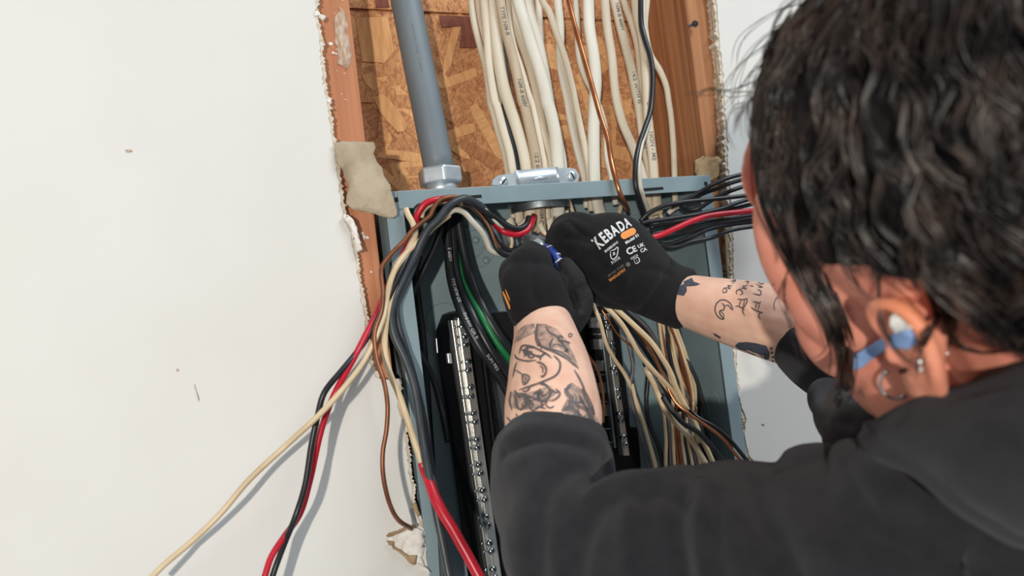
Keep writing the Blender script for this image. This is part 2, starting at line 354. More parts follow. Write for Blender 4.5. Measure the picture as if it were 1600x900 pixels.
def strand(x, z, ang, k, mk, parent, yb, lift):
    if (k, mk) not in shared:
        o = mesh_obj('strand', *strand_meshes[k], M[mk], parent); flip_check(o); shared[(k, mk)] = o.data
    else:
        o = bpy.data.objects.new('strand', shared[(k, mk)]); COL.objects.link(o); o.parent = parent
    o.location = (x, yb - lift, z); o.rotation_euler = (0, ang, 0); return o
for i in range(230):
    z = random.uniform(-0.01, 0.46); x = random.uniform(-0.185, 0.185); up = z > ZS + 0.02
    if abs(z - ZS) < 0.035 and not up: z -= 0.04
    elif up and z < ZS + .04: z += 0.03
    strand(x, z, random.gauss(0.9, 0.8), random.randrange(14), random.choice(smats), sh_up if up else sh_lo, 0.1015 if up else 0.104, 0.0001 + 0.000004 * i)
def hand_strand(P, mk):
    pts = [at(x, y, 0.1025 if P[0][1] > 26 else 0.1) for x, y in P]; prism('strand', pts, 0.0012, M[mk], sh_lo if P[0][1] > 26 else sh_up)
hand_strand([(584, 152), (598, 146), (612, 160), (628, 180), (636, 195), (632, 205), (622, 206), (608, 192), (592, 172)], 'osb_light')
hand_strand([(566, 118), (582, 112), (596, 134), (584, 142), (572, 132)], 'osb_light')
hand_strand([(710, 30), (724, 31), (712, 70), (704, 104), (692, 120), (694, 96)], 'osb_light')
hand_strand([(686, 24), (738, 26), (746, 74), (718, 74), (722, 40), (690, 42)], 'osb_dark')
hand_strand([(584, -20), (604, -20), (608, 11), (588, 12)], 'osb_dark')
hand_strand([(556, 28), (606, 26), (616, 80), (600, 98), (566, 96)], 'osb_light')

# ------------------------------------------------------------------ the electrical panel
BX = 0.184; BD = 0.096; BB = -0.78; t = 0.0016; LW = 0.0165
panel = tag(empty('electrical_panel'), 'grey enamelled open electrical panel box set between the two studs', 'panel')
box('back_plate', -BX, BX, BD, BD + t, BB, 0, M['boxgrey'], panel)
box('side_wall', -BX, -BX + t, 0.0, BD, BB, 0, M['boxgrey'], panel)
box('side_wall', BX - t, BX, 0.0, BD, BB, 0, M['boxgrey'], panel)
box('top_wall', -BX, BX, 0.002, BD, -t, 0, M['boxgrey'], panel)
box('bottom_wall', -BX, BX, 0.0, BD, BB, BB + t, M['boxgrey'], panel)
box('front_lip', -BX + 0.0125, BX - 0.0125, -0.0012, 0.0004, -LW, 0.0003, M['boxgrey'], panel, 0.0005)
box('front_lip', -BX, -BX + LW, -0.0002, t, BB, 0.0002, M['boxgrey'], panel, 0.0005)
box('front_lip', BX - LW, BX, -0.0002, t, BB, 0.0002, M['boxgrey'], panel, 0.0005)
def slot(P, Y):
    prism('slot', [at(x, y, Y) for x, y in P], 0.0006, M['dark'], panel)
slot([(726, 306), (752, 304), (753, 309), (727, 310)], -0.0016); slot([(1006, 294), (1036, 292), (1037, 296), (1007, 299)], -0.0016)
for (x, y) in [(620, 312), (1103, 287)]:
    V, F = lathe_geo(at(x, y, -0.0004), (0, 1, 0), [(0.0024, 0), (0.0024, .0004)], 14); mesh_obj('screw_hole', V, F, M['dark'], panel)
V, F = lathe_geo(np.array([-BX - 0.0003, 0.006, -0.066]), (1, 0, 0), [(0.003, 0), (0.003, .0004)], 12); mesh_obj('screw_hole', V, F, M['dark'], panel)
def ring_geo(c, axis, R, r, sides=32):
    a = np.linspace(0, 2*math.pi, sides + 1); axis = unit(axis); u = unit(np.cross(axis, [0.31, 0.52, 0.8])); w = np.cross(axis, u)
    return tube_geo(np.array([c + R * (math.cos(q) * u + math.sin(q) * w) for q in a]), r, 6)
for z in (-0.255, -0.295):
    V, F = ring_geo(np.array([BX - t, 0.045, z]), (1, 0, 0), 0.0125, 0.0007); mesh_obj('knockout', V, F, M['boxgrey'], panel, True)
for (x, y, R) in [(694, 503, .02), (735, 380, .016), (742, 384, .024), (1080, 430, .014)]:
    V, F = ring_geo(at(x, y, BD - 0.0002), (0, 1, 0), R, 0.0007); mesh_obj('knockout', V, F, M['boxgrey'], panel, True)
for (x, y) in [(731, 379), (744, 375), (760, 407)]:
    V, F = lathe_geo(at(x, y, BD), (0, -1, 0), [(.004, 0), (.0034, .0014), (.0015, .002)], 14); mesh_obj('dimple', V, F, M['boxgrey'], panel, True)
box('back_rib', -BX + 0.01, BX - 0.01, BD - 0.0035, BD, -0.030, -0.027, M['boxgrey'], panel, 0.001)

# neutral bars
def screw_at(px, py, Y, r, parent, m='screw'):
    c = at(px, py, Y); V, F = lathe_geo(c, (0, -1, 0), [(r, -0.004), (r, 0.0012), (r * .8, 0.0022), (r * .35, 0.0026)], 14); s = mesh_obj('screw', V, F, M[m], parent, True)
    a = random.uniform(0, math.pi); u = np.array([math.cos(a), 0, math.sin(a)]); w = np.array([-math.sin(a), 0, math.cos(a)])
    P = [c + np.array([0, -.0029, 0]) + u * i * r * .75 + w * j * r * .14 for i, j in ((-1, -1), (1, -1), (1, 1), (-1, 1))]
    prism('screw_slot', P, 0.0006, M['dark'], s); return s
def quadbar(name, a, b, wl, wr, Y, dep, m, parent, bev=0.0006):
    """bar following pixels a -> b on plane Y, reaching wl px left and wr px right"""
    P = [at(a[0] - wl, a[1], Y), at(a[0] + wr, a[1], Y), at(b[0] + wr, b[1], Y), at(b[0] - wl, b[1], Y)]
    o = prism(name, P, dep, m, parent)
    if bev: q = o.modifiers.new('bevel', 'BEVEL'); q.width = bev; q.segments = 2
    return o
nb = tag(empty('neutral_bar'), 'long screw terminal bar on black base at the left of the panel', 'terminal bar')
prism('base', [at(x, y, 0.042) for x, y in [(712, 489), (724, 484), (744, 492), (756, 520), (776, 640), (800, 790), (822, 930), (756, 930), (738, 790), (718, 640), (703, 545), (702, 515)]], 0.045, M['blackplastic'], nb)
quadbar('base_rail', (752, 512), (802, 930), 3, 2, 0.034, 0.02, M['blackplastic'], nb)
for k in range(14):
    f = k / 13; quadbar('peg', (756 + 46 * f, 540 + 380 * f), (757 + 46 * f, 544 + 380 * f), 1, 4, 0.034, 0.01, M['blackplastic'], nb, 0)
quadbar('channel', (709, 500), (772, 930), 4, 4, 0.030, 0.012, M['alu'], nb)
quadbar('bar', (722, 496), (782, 930), 7, 6, 0.026, 0.014, M['alu'], nb)
quadbar('bracket', (701, 552), (703, 568), 2, 4, 0.036, 0.006, M['zinc'], nb)
quadbar('clip', (682, 528), (684, 552), 1, 1, 0.04, 0.004, M['steel'], nb)
for (x, y) in [(722, 510), (725.5, 526), (727, 538.5), (731, 565), (731.5, 578.5), (735.5, 605), (736, 619.5), (740, 645.5), (742.6, 659), (745, 686), (746, 699), (748, 726), (751, 739.5), (754.5, 766), (757.8, 780.5), (759.5, 808), (762.6, 821), (765, 848.5), (767.8, 861), (770.5, 889.5), (773, 902)]:
    screw_at(x, y, 0.0258, 0.0034, nb)
    V, F = lathe_geo(at(x - 12, y + 1, 0.0302), (0, -1, 0), [(.0018, 0), (.0016, .0012), (.0006, .0016)], 10); mesh_obj('terminal', V, F, M['screw'], nb, True)
nr = tag(empty('neutral_bar'), 'screw terminal bar on black notched base beneath the lettered glove', 'terminal bar')
prism('base', [at(x, y, 0.04) for x, y in [(921, 478), (964, 478), (972, 560), (983, 640), (984, 668), (996, 668), (1000, 705), (1010, 900), (960, 900), (944, 680), (932, 580)]], 0.045, M['blackplastic'], nr)
quadbar('rail', (938, 490), (962, 700), 1.6, 1.2, 0.033, 0.01, M['zinc_dull'], nr)
for k in range(10):
    f = k / 9; quadbar('rib', (928 + 24 * f, 500 + 190 * f), (928.3 + 24 * f, 502 + 190 * f), 4, 9, 0.036, 0.006, M['steel'] if k % 2 else M['zinc_dull'], nr, 0)
for k in range(5):
    f = k / 5; quadbar('slot_plate', (928 + 22 * f, 496 + 170 * f), (930 + 22 * f, 512 + 170 * f), 6, 6, 0.037, 0.006, M['steel'], nr, 0)
quadbar('bar', (948, 490), (979, 712), 4.5, 5, 0.030, 0.014, M['alu'], nr)
for (x, y) in [(948, 503), (951, 512), (956.4, 536), (957, 545), (959.5, 575), (962, 583), (966, 608), (966.7, 620.6), (969, 646), (971, 657), (974.5, 683), (977.6, 694.6)]:
    screw_at(x, y, 0.0296, 0.0032, nr)
ch = tag(empty('bus_chassis'), 'galvanised bus plate between the two terminal bars with bright metal stabs', 'bus bar')
prism('plate', [at(x, y, 0.075) for x, y in [(752, 530), (940, 520), (975, 900), (810, 930)]], 0.004, M['steel'], ch)
prism('cross_piece', [at(x, y, 0.05) for x, y in [(764, 489), (930, 480), (932, 560), (784, 545)]], 0.03, M['blackplastic'], ch)
for a, b, w in [((912, 562), (931, 640), 3), ((921, 560), (936, 640), 1.5), ((904, 560), (926, 660), 1.2)]:
    quadbar('bus_stab', a, b, w, w, 0.05, 0.03, M['alu'], ch)

# ------------------------------------------------------------------ conduit and its fitting
cond = tag(empty('conduit'), 'thick grey plastic conduit with a hex fitting entering the panel top', 'conduit')
a, b = at(620, -70, 0.058), at(687, 268, 0.048)
V, F = tube_geo(catmull([a, (a + b) / 2, b], 8), np.full(17, 0.0155), 36); mesh_obj('pipe', V, F, M['conduit'], cond, True)
nc = at(689, 288, 0.048); ax = np.array([0, 0, 1.0]); rn = rpx(32, nc)
def hex_geo(c, r, h, rot):
    P = [(c[0] + r * math.cos(rot + i * math.pi / 3), c[1] + r * math.sin(rot + i * math.pi / 3)) for i in range(6)]
    V = [(x, y, c[2]) for x, y in P] + [(x, y, c[2] + h) for x, y in P]
    return V, [tuple(range(6))[::-1], tuple(range(6, 12))] + [(i, (i+1) % 6, (i+1) % 6 + 6, i + 6) for i in range(6)]
V, F = hex_geo((nc[0], nc[1], nc[2] - 0.0005), rn * 1.12, 0.0165, 0.42); o = mesh_obj('hex_nut', V, F, M['zinc'], cond); q = o.modifiers.new('bevel', 'BEVEL'); q.width = 0.0022; q.segments = 3
V, F = lathe_geo(nc - ax * 0.008, ax, [(rn * .78, 0), (rn * .8, .002), (rn * .8, .009), (rn * .72, .01)], 32); mesh_obj('collar', V, F, M['zinc'], cond, True)
text_on_path('print', 'SCH 40  PVC  RIGID', [at(633, 15, .02), at(645, 80, .02), at(658, 140, .02), at(672, 205, .02)], M['ink'], cond, 0.03, 1.0, 0.004, 0.004)
prt = cond.children[-1]
for v in prt.data.vertices:                       # lay the print on the pipe wall
    p = np.array(v.co); ab = (b - a) / np.linalg.norm(b - a); pr = a + ab * ((p - a) @ ab); d = unit(p - pr); v.co = pr + d * 0.01565

# ------------------------------------------------------------------ cable clamp
cl = tag(empty('cable_clamp'), 'bright zinc cable clamp on the panel top gripping the thick cable bundle', 'cable clamp')
YC = 0.012
P = [(768, 289), (770, 281), (778, 274), (806, 270), (812, 267), (868, 263), (890, 262), (899, 264), (905, 273), (904, 282), (898, 286), (866, 289), (806, 291)]
prism('strap', [at(x, y, YC) for x, y in P], 0.003, M['zinc'], cl)
Cc = [at(807 + i * 6.6, 279.5 - i * .62, YC - 0.001 - 0.0028 * math.sin(math.pi * i / 10)) for i in range(11)]
V = []; F = []
for i, c_ in enumerate(Cc):
    for s, d in ((-1, 0), (1, 0), (1, .002), (-1, .002)): V.append(c_ + np.array([0, d, s * 0.0085]))
    if i:
        for k in range(4): F.append(((i-1)*4+k, (i-1)*4+(k+1) % 4, i*4+(k+1) % 4, i*4+k))
mesh_obj('saddle', V, F + [(0, 1, 2, 3), (43, 42, 41, 40)], M['zinc'], cl, True)
V, F = tube_geo(np.array([at(832, 280, .0085), at(843, 278, .008), at(855, 278, .0085)]), np.array([.0008, .0022, .0008]), 8); mesh_obj('stiffening_rib', V, F, M['zinc'], cl, True)
for (x, y) in [(786, 284), (893, 275)]:
    screw_at(x, y, YC, 0.0052, cl, 'zinc')
    o = cl.children[-1]
rc = at(843, 318, 0.035)
V, F = merge([lathe_geo(np.array([rc[0], rc[1], -0.0225]), ax, [(.0305, 0), (.032, .0012), (.0305, .0024), (.032, .0036), (.0305, .0048), (.032, .006), (.0305, .0072), (.0335, .0085), (.0345, .012), (.0345, .016), (.033, .0215)], 48)])
F = [f for f in F if len(f) == 4]; mesh_obj('threaded_ring', V, F, M['zinc_dull'], cl, True)

# ------------------------------------------------------------------ cables above the panel
CB = [  # points (px, py), half width px, depth y top, depth y bottom, material
 ('c', [(732, -60), (736, 0), (741, 36), (751, 75), (758, 100), (762, 124), (766, 160), (771.5, 178), (780, 211), (788, 238), (794, 270), (800, 300), (803, 345)], 5.5, .06, .045, 'cable'),
 ('c', [(743, -60), (746, 0), (750, 36), (757, 62), (763, 100), (770, 150), (780, 195), (792, 238), (800, 272), (806, 345)], 5.5, .066, .055, 'cable'),
 ('c', [(752, -60), (756, 0), (761, 53), (765, 107), (773, 156), (777, 167), (786, 202), (796, 238), (801, 268), (808, 300), (812, 350)], 7, .052, .036, 'cable'),
 ('c', [(763, -60), (766, 0), (770, 44), (773, 89), (776, 142), (786, 190), (800, 236), (808, 268), (818, 345)], 6.5, .058, .046, 'cable'),
 ('k', [(770, -60), (774, 0), (779, 44), (786, 89), (792, 128), (789, 160), (787, 176), (795, 199), (804, 232), (809, 268), (816, 300)], 5.5, .062, .040, 'slate'),
 ('c', [(768, -60), (772, 0), (775, 50), (780, 98), (787, 135), (796, 165), (809, 204), (818, 236), (823, 264), (828, 300), (830, 362)], 10, .05, .032, 'cable'),
 ('p', [(774, -60), (781, 0), (789, 44), (800, 85), (809, 124), (817, 160), (820, 167), (828, 202), (835.5, 238), (839, 264), (842, 300), (846, 364)], 8.5, .042, .028, 'cable_t'),
 ('c', [(788, -60), (793, 0), (797, 44), (803.5, 76), (814, 107), (824, 142), (832, 166), (839, 200), (847, 240), (851, 264), (856, 350)], 5.5, .054, .035, 'cable'),
 ('c', [(796, -60), (799, 0), (803, 30), (812, 60), (824, 95), (834, 130), (842, 167), (851, 211), (859, 240), (862, 263), (866, 345)], 6.5, .06, .037, 'cable'),
 ('c', [(800, -60), (809, 0), (819.5, 36), (830, 71), (842, 107), (851.5, 142), (855, 160), (860, 175), (867.5, 211), (871, 247), (872, 263), (873, 300), (872, 340)], 10.5, .044, .03, 'cable_w'),
 ('c', [(816, -60), (824, 0), (831, 36), (839, 62), (846, 95), (852, 130), (860, 180), (866, 240), (866, 345)], 10, .062, .055, 'cable_w'),
 ('c', [(838, -60), (841, 0), (844, 53), (847, 98), (853, 125), (862, 170), (874, 220), (881, 262), (884, 340)], 5.5, .066, .05, 'cable_w'),
 ('c', [(830, -60), (847, 0), (858, 18), (870, 53), (883, 92), (894, 135), (899, 160), (905, 190), (912.5, 225), (919, 261), (921, 284), (924, 330)], 5.5, .05, .05, 'cable'),
 ('c', [(866, -60), (871, 0), (875, 40), (875, 89), (880, 124), (887, 156), (890, 175), (897, 211), (908, 255), (915, 284), (918, 325)], 7, .06, .058, 'cable_w'),
 ('c', [(896, -60), (900, 0), (902, 45), (904, 85), (912, 116), (925, 142), (938, 172), (946, 205), (948, 245), (955, 275), (962, 320)], 5, .068, .062, 'cable_w'),
 ('c', [(915, -60), (919, 0), (921, 44), (927.5, 85), (931, 124), (929, 155), (928, 180), (927.5, 220), (929, 282), (934, 320), (942, 345)], 10, .056, .045, 'cable_w'),
 ('c', [(940, -60), (945, 0), (949, 44), (956, 89), (960, 133), (964, 160), (973, 193), (986, 223.5), (995, 247), (1005, 279), (1014, 320), (1018, 345)], 7.5, .05, .052, 'cable'),
 ('p', [(948, -60), (960, 0), (968, 36), (977, 71), (986, 107), (993, 142), (997, 160), (1001, 184), (1005, 215), (1012, 250), (1020, 290)], 8, .058, .06, 'cable'),
 ('c', [(958, -60), (974, 0), (987, 36), (996, 71), (1000, 107), (1005, 142), (1009, 165), (1012, 200), (1013, 250), (1014, 300)], 6, .064, .064, 'cable'),
 ('n', [(989, -60), (993, 0), (996, 27), (1002, 53), (1007, 89), (1009, 124), (1011, 160), (1013, 193), (1016, 220), (1019.5, 247), (1022, 279), (1026, 310), (1028, 340)], 8, .055, .05, 'cable'),
 ('c', [(1014, -60), (1011, 0), (1008, 32), (1009, 52), (1016, 85), (1031, 110), (1041, 135), (1045, 160), (1048.5, 184), (1052, 229), (1054, 279), (1055, 325)], 5, .04, .05, 'cable'),
]
ci = 0; cab_objs = []
for kind, P, w, y0, y1, mk in CB:
    pts = [at(p[0], p[1], y0 + (y1 - y0) * min(1, max(0, p[1] / 270))) for p in P]
    r = rpx(w, pts[len(pts) // 2])
    if kind == 'k':
        o = tube('sheathed_cable', pts, r, M[mk], None, 14, 0.75); tag(o, 'dark slate sheathed cable among the cream cables above the clamp', 'cable')
    else:
        ci += 1
        root = tag(empty('sheathed_cable'), '', 'cable', 'cream cables dropping into the panel top')
        o = tube('sheath', pts, r, M[mk], root, 16, 0.62 if w > 6 else 0.8)
        where = 'gripped by the clamp' if P[-2][0] < 890 else 'right of the clamp'
        root['label'] = '%s sheathed cable %s, %s cream cable from the conduit' % ({'cable': 'cream', 'cable_w': 'pale white', 'cable_t': 'printed tan'}[mk], where, ORD[ci-1] if ci <= 20 else 'last')
        if kind == 'p':
            for st in (.05, .13, .21, .27): text_on_path('print', random.choice(['TYPE NM-B', '14/2 WITH G', '12/2 600V', 'NM-B 600V']), pts, M['ink'], root, r, 0.62, r * .8, st)
        if kind == 'n': text_on_path('print', 'NON - ME', pts[6:], M['ink'], root, r, 0.62, r * .9, .035); text_on_path('print', 'C 12-2', pts[6:], M['ink'], root, r, 0.62, r * .8, .0)
for pts in ([(790, 345), (800, 338), (806, 352), (800, 368), (795, 356)], [(808, 352), (818, 342), (824, 338), (828, 350), (830, 366), (822, 374), (815, 372), (822, 358), (818, 350), (812, 358)],
            [(840, 350), (846, 344), (850, 356), (854, 366), (850, 368), (843, 358)], [(854, 342), (866, 338), (862, 358), (857, 366)]):
    o = sheet('torn_sheath', pts, lambda x, y: 0.022, M['cable'], None, 0.0014, 2, 0.0006)
    tag(o, 'torn cream sheath end below the clamp, ' + {790: 'leftmost of the four', 808: 'curling around the red wire', 840: 'narrow sliver in the middle', 854: 'nearest the lettered glove'}[pts[0][0]], 'cable sheath', 'torn sheath ends')

LG_ = 'loose conductors at the left of the panel'
def wire(name, P, r, m, label, cat='wire', group=None, Y=None, sides=10):
    if name in ('red_wire', 'black_wire', 'cream_wire', 'copper_wire') and group == LG_:      # hanging clear of the wall
        P = [(p[0], p[1], p[2] * (1 + 0.95 * min(1, max(0, (p[1] - 480) / 140)))) if p[2] < -.02 else p for p in P]
    pts = pxpath(P, Y); rr = np.array([rpx(r, p) for p in catmull(pts, 6)]) if True else r
    V, F = tube_geo(catmull(pts, 6), rr, sides); o = mesh_obj(name, V, F, M[m] if isinstance(m, str) else m, None, True)
    return tag(o, label, cat, group)
# bare copper and the black/white pair above the panel
wire('copper_wire', [(876, -60, .03), (888, 0, .03), (897, 36, .028), (908, 75, .025), (920, 116, .02), (931, 156, .015), (938, 181, .01), (949, 215, .004), (954, 247, 0), (960, 273, -.006), (968, 300, -.008), (975, 315, .0), (981, 328, .02)], 4, 'copper', 'thick bare copper wire crossing in front of the cream cables')
wire('black_wire', [(1001, -60, .03), (1001, 0, .03), (1002, 36, .03), (1008, 62, .026), (1017, 92, .022), (1020, 124, .018), (1018, 160, .014), (1015, 178, .01), (1007.5, 200, .006), (999, 225, .002), (993, 256, -.004), (993, 288, -.006), (999, 311, .0), (1007, 335, .02), (1012, 350, .03)], 4.2, 'black', 'black wire looping over the panel lip right of the copper wire')
wire('white_wire', [(1006, -60, .034), (1006, 40, .034), (1014, 80, .03), (1018, 130, .028), (1014, 185, .014), (1009, 205, .008), (1002, 227, .002), (998, 256, -.003), (1000, 291, -.005), (1004, 306, .002), (1014, 331, .02), (1018, 345, .03)], 4, 'white_wire', 'white wire running beside the looping black wire at the lip')
wire('cut_wire', [(888, 312, .03), (892, 322, .03), (897, 338, .03)], 3, 'cream', 'short cream wire stub right of the threaded ring')
wire('cut_wire', [(970, 322, .04), (968, 336, .036), (976, 350, .03)], 4, 'cream', 'short cream wire stub under the lip beside the glove')
wire('cut_wire', [(1006, 342, .03), (1020, 334, .02), (1034, 330, .02)], 3, 'cream', 'stripped cream wire end right of the glove lettering')
wire('cut_wire', [(1030, 326, .03), (1032, 336, .024), (1036, 346, .02)], 3, 'cream', 'short upright stripped wire end under the panel lip')
wire('cut_wire', [(1044, 333, .03), (1054, 325, .024), (1060, 322, .02)], 4, 'cable_w', 'frayed pale sheath end below the rightmost cable')

# ------------------------------------------------------------------ black feeder cables inside the panel
feed = [('printed black feeder cable, leftmost of the four, white lettering', [(697, 322, .06), (698, 345, .06), (704, 430, .05), (722, 490, .02), (748, 540, .01), (775, 580, .012), (802, 628, .02), (830, 690, .03)], 7.6, 'black'),
        ('plain black feeder cable just right of the lettered one', [(705, 322, .064), (706, 345, .064), (713, 430, .055), (737, 490, .026), (765, 545, .016), (802, 602, .02), (840, 670, .03)], 7.4, 'black'),
        ('green feeder cable running between the black ones', [(709, 322, .068), (711, 350, .068), (720, 430, .058), (750, 490, .03), (776, 535, .022), (802, 572, .024), (840, 640, .04)], 5.2, 'green'),
        ('black feeder cable, rightmost of the group beside the green one', [(714, 322, .062), (716, 345, .062), (731, 420, .055), (754, 480, .034), (776, 520, .028), (802, 556, .03), (840, 610, .04)], 8, 'black'),
        ('black feeder cable lying behind the other three', [(690, 322, .07), (692, 345, .072), (712, 420, .074), (735, 480, .05), (758, 540, .04), (790, 590, .04)], 8, 'black')]
for i, (lab, P, r, mk) in enumerate(feed):
    if i == 0:
        root = tag(empty('feeder_cable'), lab, 'cable', 'feeder cables in the panel'); pts = pxpath(P); rr = rpx(r, pts[3]); tube('jacket', pts, rr, M['black'], root, 14)
        for st, s in ((.045, 'E 600V'), (.08, 'TYPE MTW OR'), (.125, 'THHW GR II'), (.17, 'SUN RES')): text_on_path('print', s, pts, M['ink_w'], root, rr, 1.0, rr * .75, st, off=0.0)
    else: wire('feeder_cable', P, r, mk, lab, 'cable', 'feeder cables in the panel', sides=14)

# ------------------------------------------------------------------ conductors on the left
LG = 'loose conductors at the left of the panel'
wire('red_wire', [(834, 338, .02), (829, 350, .004), (822, 361, .0), (806, 366, .0), (786, 361, .0), (768, 345, .01), (740, 322, .01), (716, 312, -.004), (690, 311, -.012), (666, 317, -.012), (653, 334, -.008), (648, 352, -.003), (636, 385, -.003), (610, 440, -.010), (588, 490, -.024), (568, 530, -.032), (552.6, 560, -.034), (522, 617, -.030), (501.6, 673, -.026), (484.6, 749, -.024), (469, 802, -.024), (443, 840, -.03), (424, 870, -.032), (413, 903, -.034), (395, 960, -.036)], 5.2, 'red', 'red wire hooking under the clamp and hanging down the left wall', group=LG)
wire('black_wire', [(648, 380, -.008), (628, 420, -.018), (600, 480, -.026), (575, 525, -.03), (553, 556, -.034), (534, 579, -.034), (507, 613, -.032), (496, 651, -.03), (486.5, 696, -.03), (477, 756.5, -.032), (462, 806, -.034), (447, 843, -.03), (435, 874, -.028), (425, 903, -.028), (408, 960, -.028)], 4.8, 'black', 'black wire twisting with the red one down the left wall', group=LG)
wire('cream_wire', [(702, 336, -.006), (690, 345, -.008), (672, 360, -.01), (656, 376, -.012), (638, 392, -.014), (622, 412, -.018), (610, 440, -.022), (603, 475, -.026), (596, 505, -.03), (571, 560, -.034), (541, 601.6, -.038), (500, 647, -.040), (447, 696, -.036), (390, 749, -.032), (345, 802, -.03), (303, 843, -.03), (258, 881, -.032), (237, 902, -.034), (200, 940, -.036)], 4.8, 'cream', 'long cream wire sweeping to the lower left corner across the wall', group=LG)
w2 = tag(empty('cream_wire'), 'cream wire hanging along the torn edge with bright red tape on its end', 'wire', LG)
P = [(634, 326, -.006), (638, 336, -.008), (645, 349, -.01), (649, 365, -.01), (642, 381, -.012), (634, 400, -.014), (622, 430, -.018), (610, 465, -.022), (604, 495, -.026), (601, 530, -.028), (602, 555, -.03), (609, 583, -.032), (622, 613, -.036), (634, 648, -.04), (647, 688.5, -.044), (660, 728, -.048)]
pts = pxpath(P); V, F = tube_geo(catmull(pts, 6), rpx(5.2, pts[8])); mesh_obj('insulation', V, F, M['cream'], w2, True)
P = [(658, 722, -.0475), (661, 732, -.048), (666, 744, -.052), (672, 757, -.058), (680, 778, -.064), (692.4, 802, -.07), (706, 824, -.075), (719, 847, -.08), (733, 872, -.085), (747, 898, -.09), (775, 950, -.1)]
pts = pxpath(P); C = catmull(pts, 6); V, F = tube_geo(C, np.array([rpx(5.6 + 3.6 * min(1, i / 26), p) for i, p in enumerate(C)])); mesh_obj('red_tape', V, F, M['red'], w2, True)
wire('copper_wire', [(745, 330, .02), (728, 314, -.012), (711, 308, -.018), (697, 309, -.02), (686, 314, -.02), (677, 326, -.02), (672, 337, -.02), (660, 347, -.02), (643.5, 361, -.02), (631, 377, -.02), (613, 395, -.02), (598, 414, -.022), (595.5, 430, -.024), (598, 455, -.028), (596, 485, -.032), (586, 515, -.034), (585, 540, -.034), (590, 568, -.034), (600, 597, -.034), (605.5, 632, -.034), (604, 670, -.034), (598, 708, -.034), (599, 745, -.034), (608, 785, -.032), (622, 812, -.026), (643, 826, -.016)], 3.7, 'copper_d', 'brown bare copper wire curving down over the torn drywall edge', group=LG)
wire('slate_wire', [(790, 362, .02), (770, 345, .006), (755, 326, -.006), (743, 317, -.012), (727, 310, -.018), (711, 315, -.02), (698, 325, -.02), (684, 343.5, -.02), (670, 357, -.018), (659.5, 375, -.016), (649, 399, -.014), (638, 420, -.014), (627, 443, -.016), (616, 468, -.02), (611, 495, -.022), (616, 525, -.024), (630, 555, -.026), (643, 590, -.03), (651, 625, -.034), (657, 669, -.04), (664, 712, -.05), (675.5, 770, -.06), (684, 813, -.066), (693, 857, -.07), (702, 903, -.076), (715, 960, -.08)], 6.2, 'slate', 'dark slate wire arching over the lip and hanging down the panel side', group=LG)
wire('slate_wire', [(668, 366, -.008), (655, 392, -.008), (643, 424, -.008), (630, 452, -.01), (620, 476, -.012), (622, 505, -.012), (632, 540, -.012), (643, 575, -.012), (652, 610, -.012), (662, 655, -.012), (672, 712, -.012), (683, 780, -.01), (690, 860, -.01), (694, 960, -.01)], 5.5, 'slate', 'dark slate wire hanging inside the arching one against the panel', group=LG)
wire('white_wire', [(668, 366, -.002), (684, 348, -.006), (699, 335, -.008), (711, 328, -.01), (725, 332, -.01), (738, 346, -.008), (752, 362, -.004), (760, 377, .0), (766, 390, .002), (778, 396, .004), (796, 398, .01), (812, 398, .02)], 4.6, 'white_wire', 'white wire arching below the lip toward the left glove', group=LG)
wire('black_wire', [(646, 360, .0), (648, 335, -.002), (656, 322, -.004), (690, 318, -.006), (718, 312, -.014), (738, 318, -.014), (756, 330, -.01), (776, 342, -.006), (795, 354, -.004), (812, 357, -.002), (823, 350, .002), (826, 340, .01)], 4.6, 'black', 'black wire arching from the lip to the red hook under the clamp', group=LG)
wire('black_wire', [(652, 388, .004), (672, 352, .002), (700, 330, .0), (728, 322, -.004), (748, 336, -.004), (762, 352, -.002), (770, 372, .0), (780, 392, .0), (797, 400, .002), (812, 398, .01)], 4.8, 'black', 'black wire in the arch passing just inside the white wire', group=LG)
wire('black_wire', [(660, 392, .01), (690, 340, .008), (722, 320, .004), (742, 328, .002), (758, 345, .002), (768, 366, .004), (782, 384, .006), (800, 392, .01), (818, 384, .02)], 4.6, 'black', 'black wire deepest in the arch behind the brown one', group=LG)
wire('brown_wire', [(700, 318, .0), (728, 317, -.008), (744, 328, -.008), (757, 343, -.006), (767, 360, -.005), (773, 376, -.004), (782, 388, -.002)], 2.2, 'copper_d', 'thin brown wire threaded through the black arch of wires', group=LG)
wire('white_wire', [(736, 316, -.006), (750, 320, -.008), (762, 331, -.008), (775, 347, -.006), (786, 356, -.002)], 2.6, 'white_wire', 'thin white wire glimpsed between the arching black wires', group=LG)
wire('cream_wire', [(658, 340, -.004), (662, 328, -.006), (676, 318, -.008), (700, 314, -.008), (722, 318, -.006)], 4.4, 'cream', 'cream wire tucked under the red one at the lip corner', group=LG)
wire('black_wire', [(690, 352, .03), (680, 385, .03), (664, 418, .03), (646, 455, .034), (632, 486, .036), (636, 520, .04), (655, 552, .045), (676, 590, .05), (690, 640, .055), (700, 690, .06)], 5.2, 'black', 'black band bowing out against the back of the panel', group=LG)  # black tube along the curved dark band on the panel back
wire('black_wire', [(655, 400, .05), (650, 430, .055), (654, 470, .06), (660, 520, .064), (666, 590, .07), (672, 680, .075), (680, 790, .08), (690, 930, .085)], 5.5, 'black', 'straight black band running down the back of the panel', group=LG)  # black tube along the straight dark band on the panel back
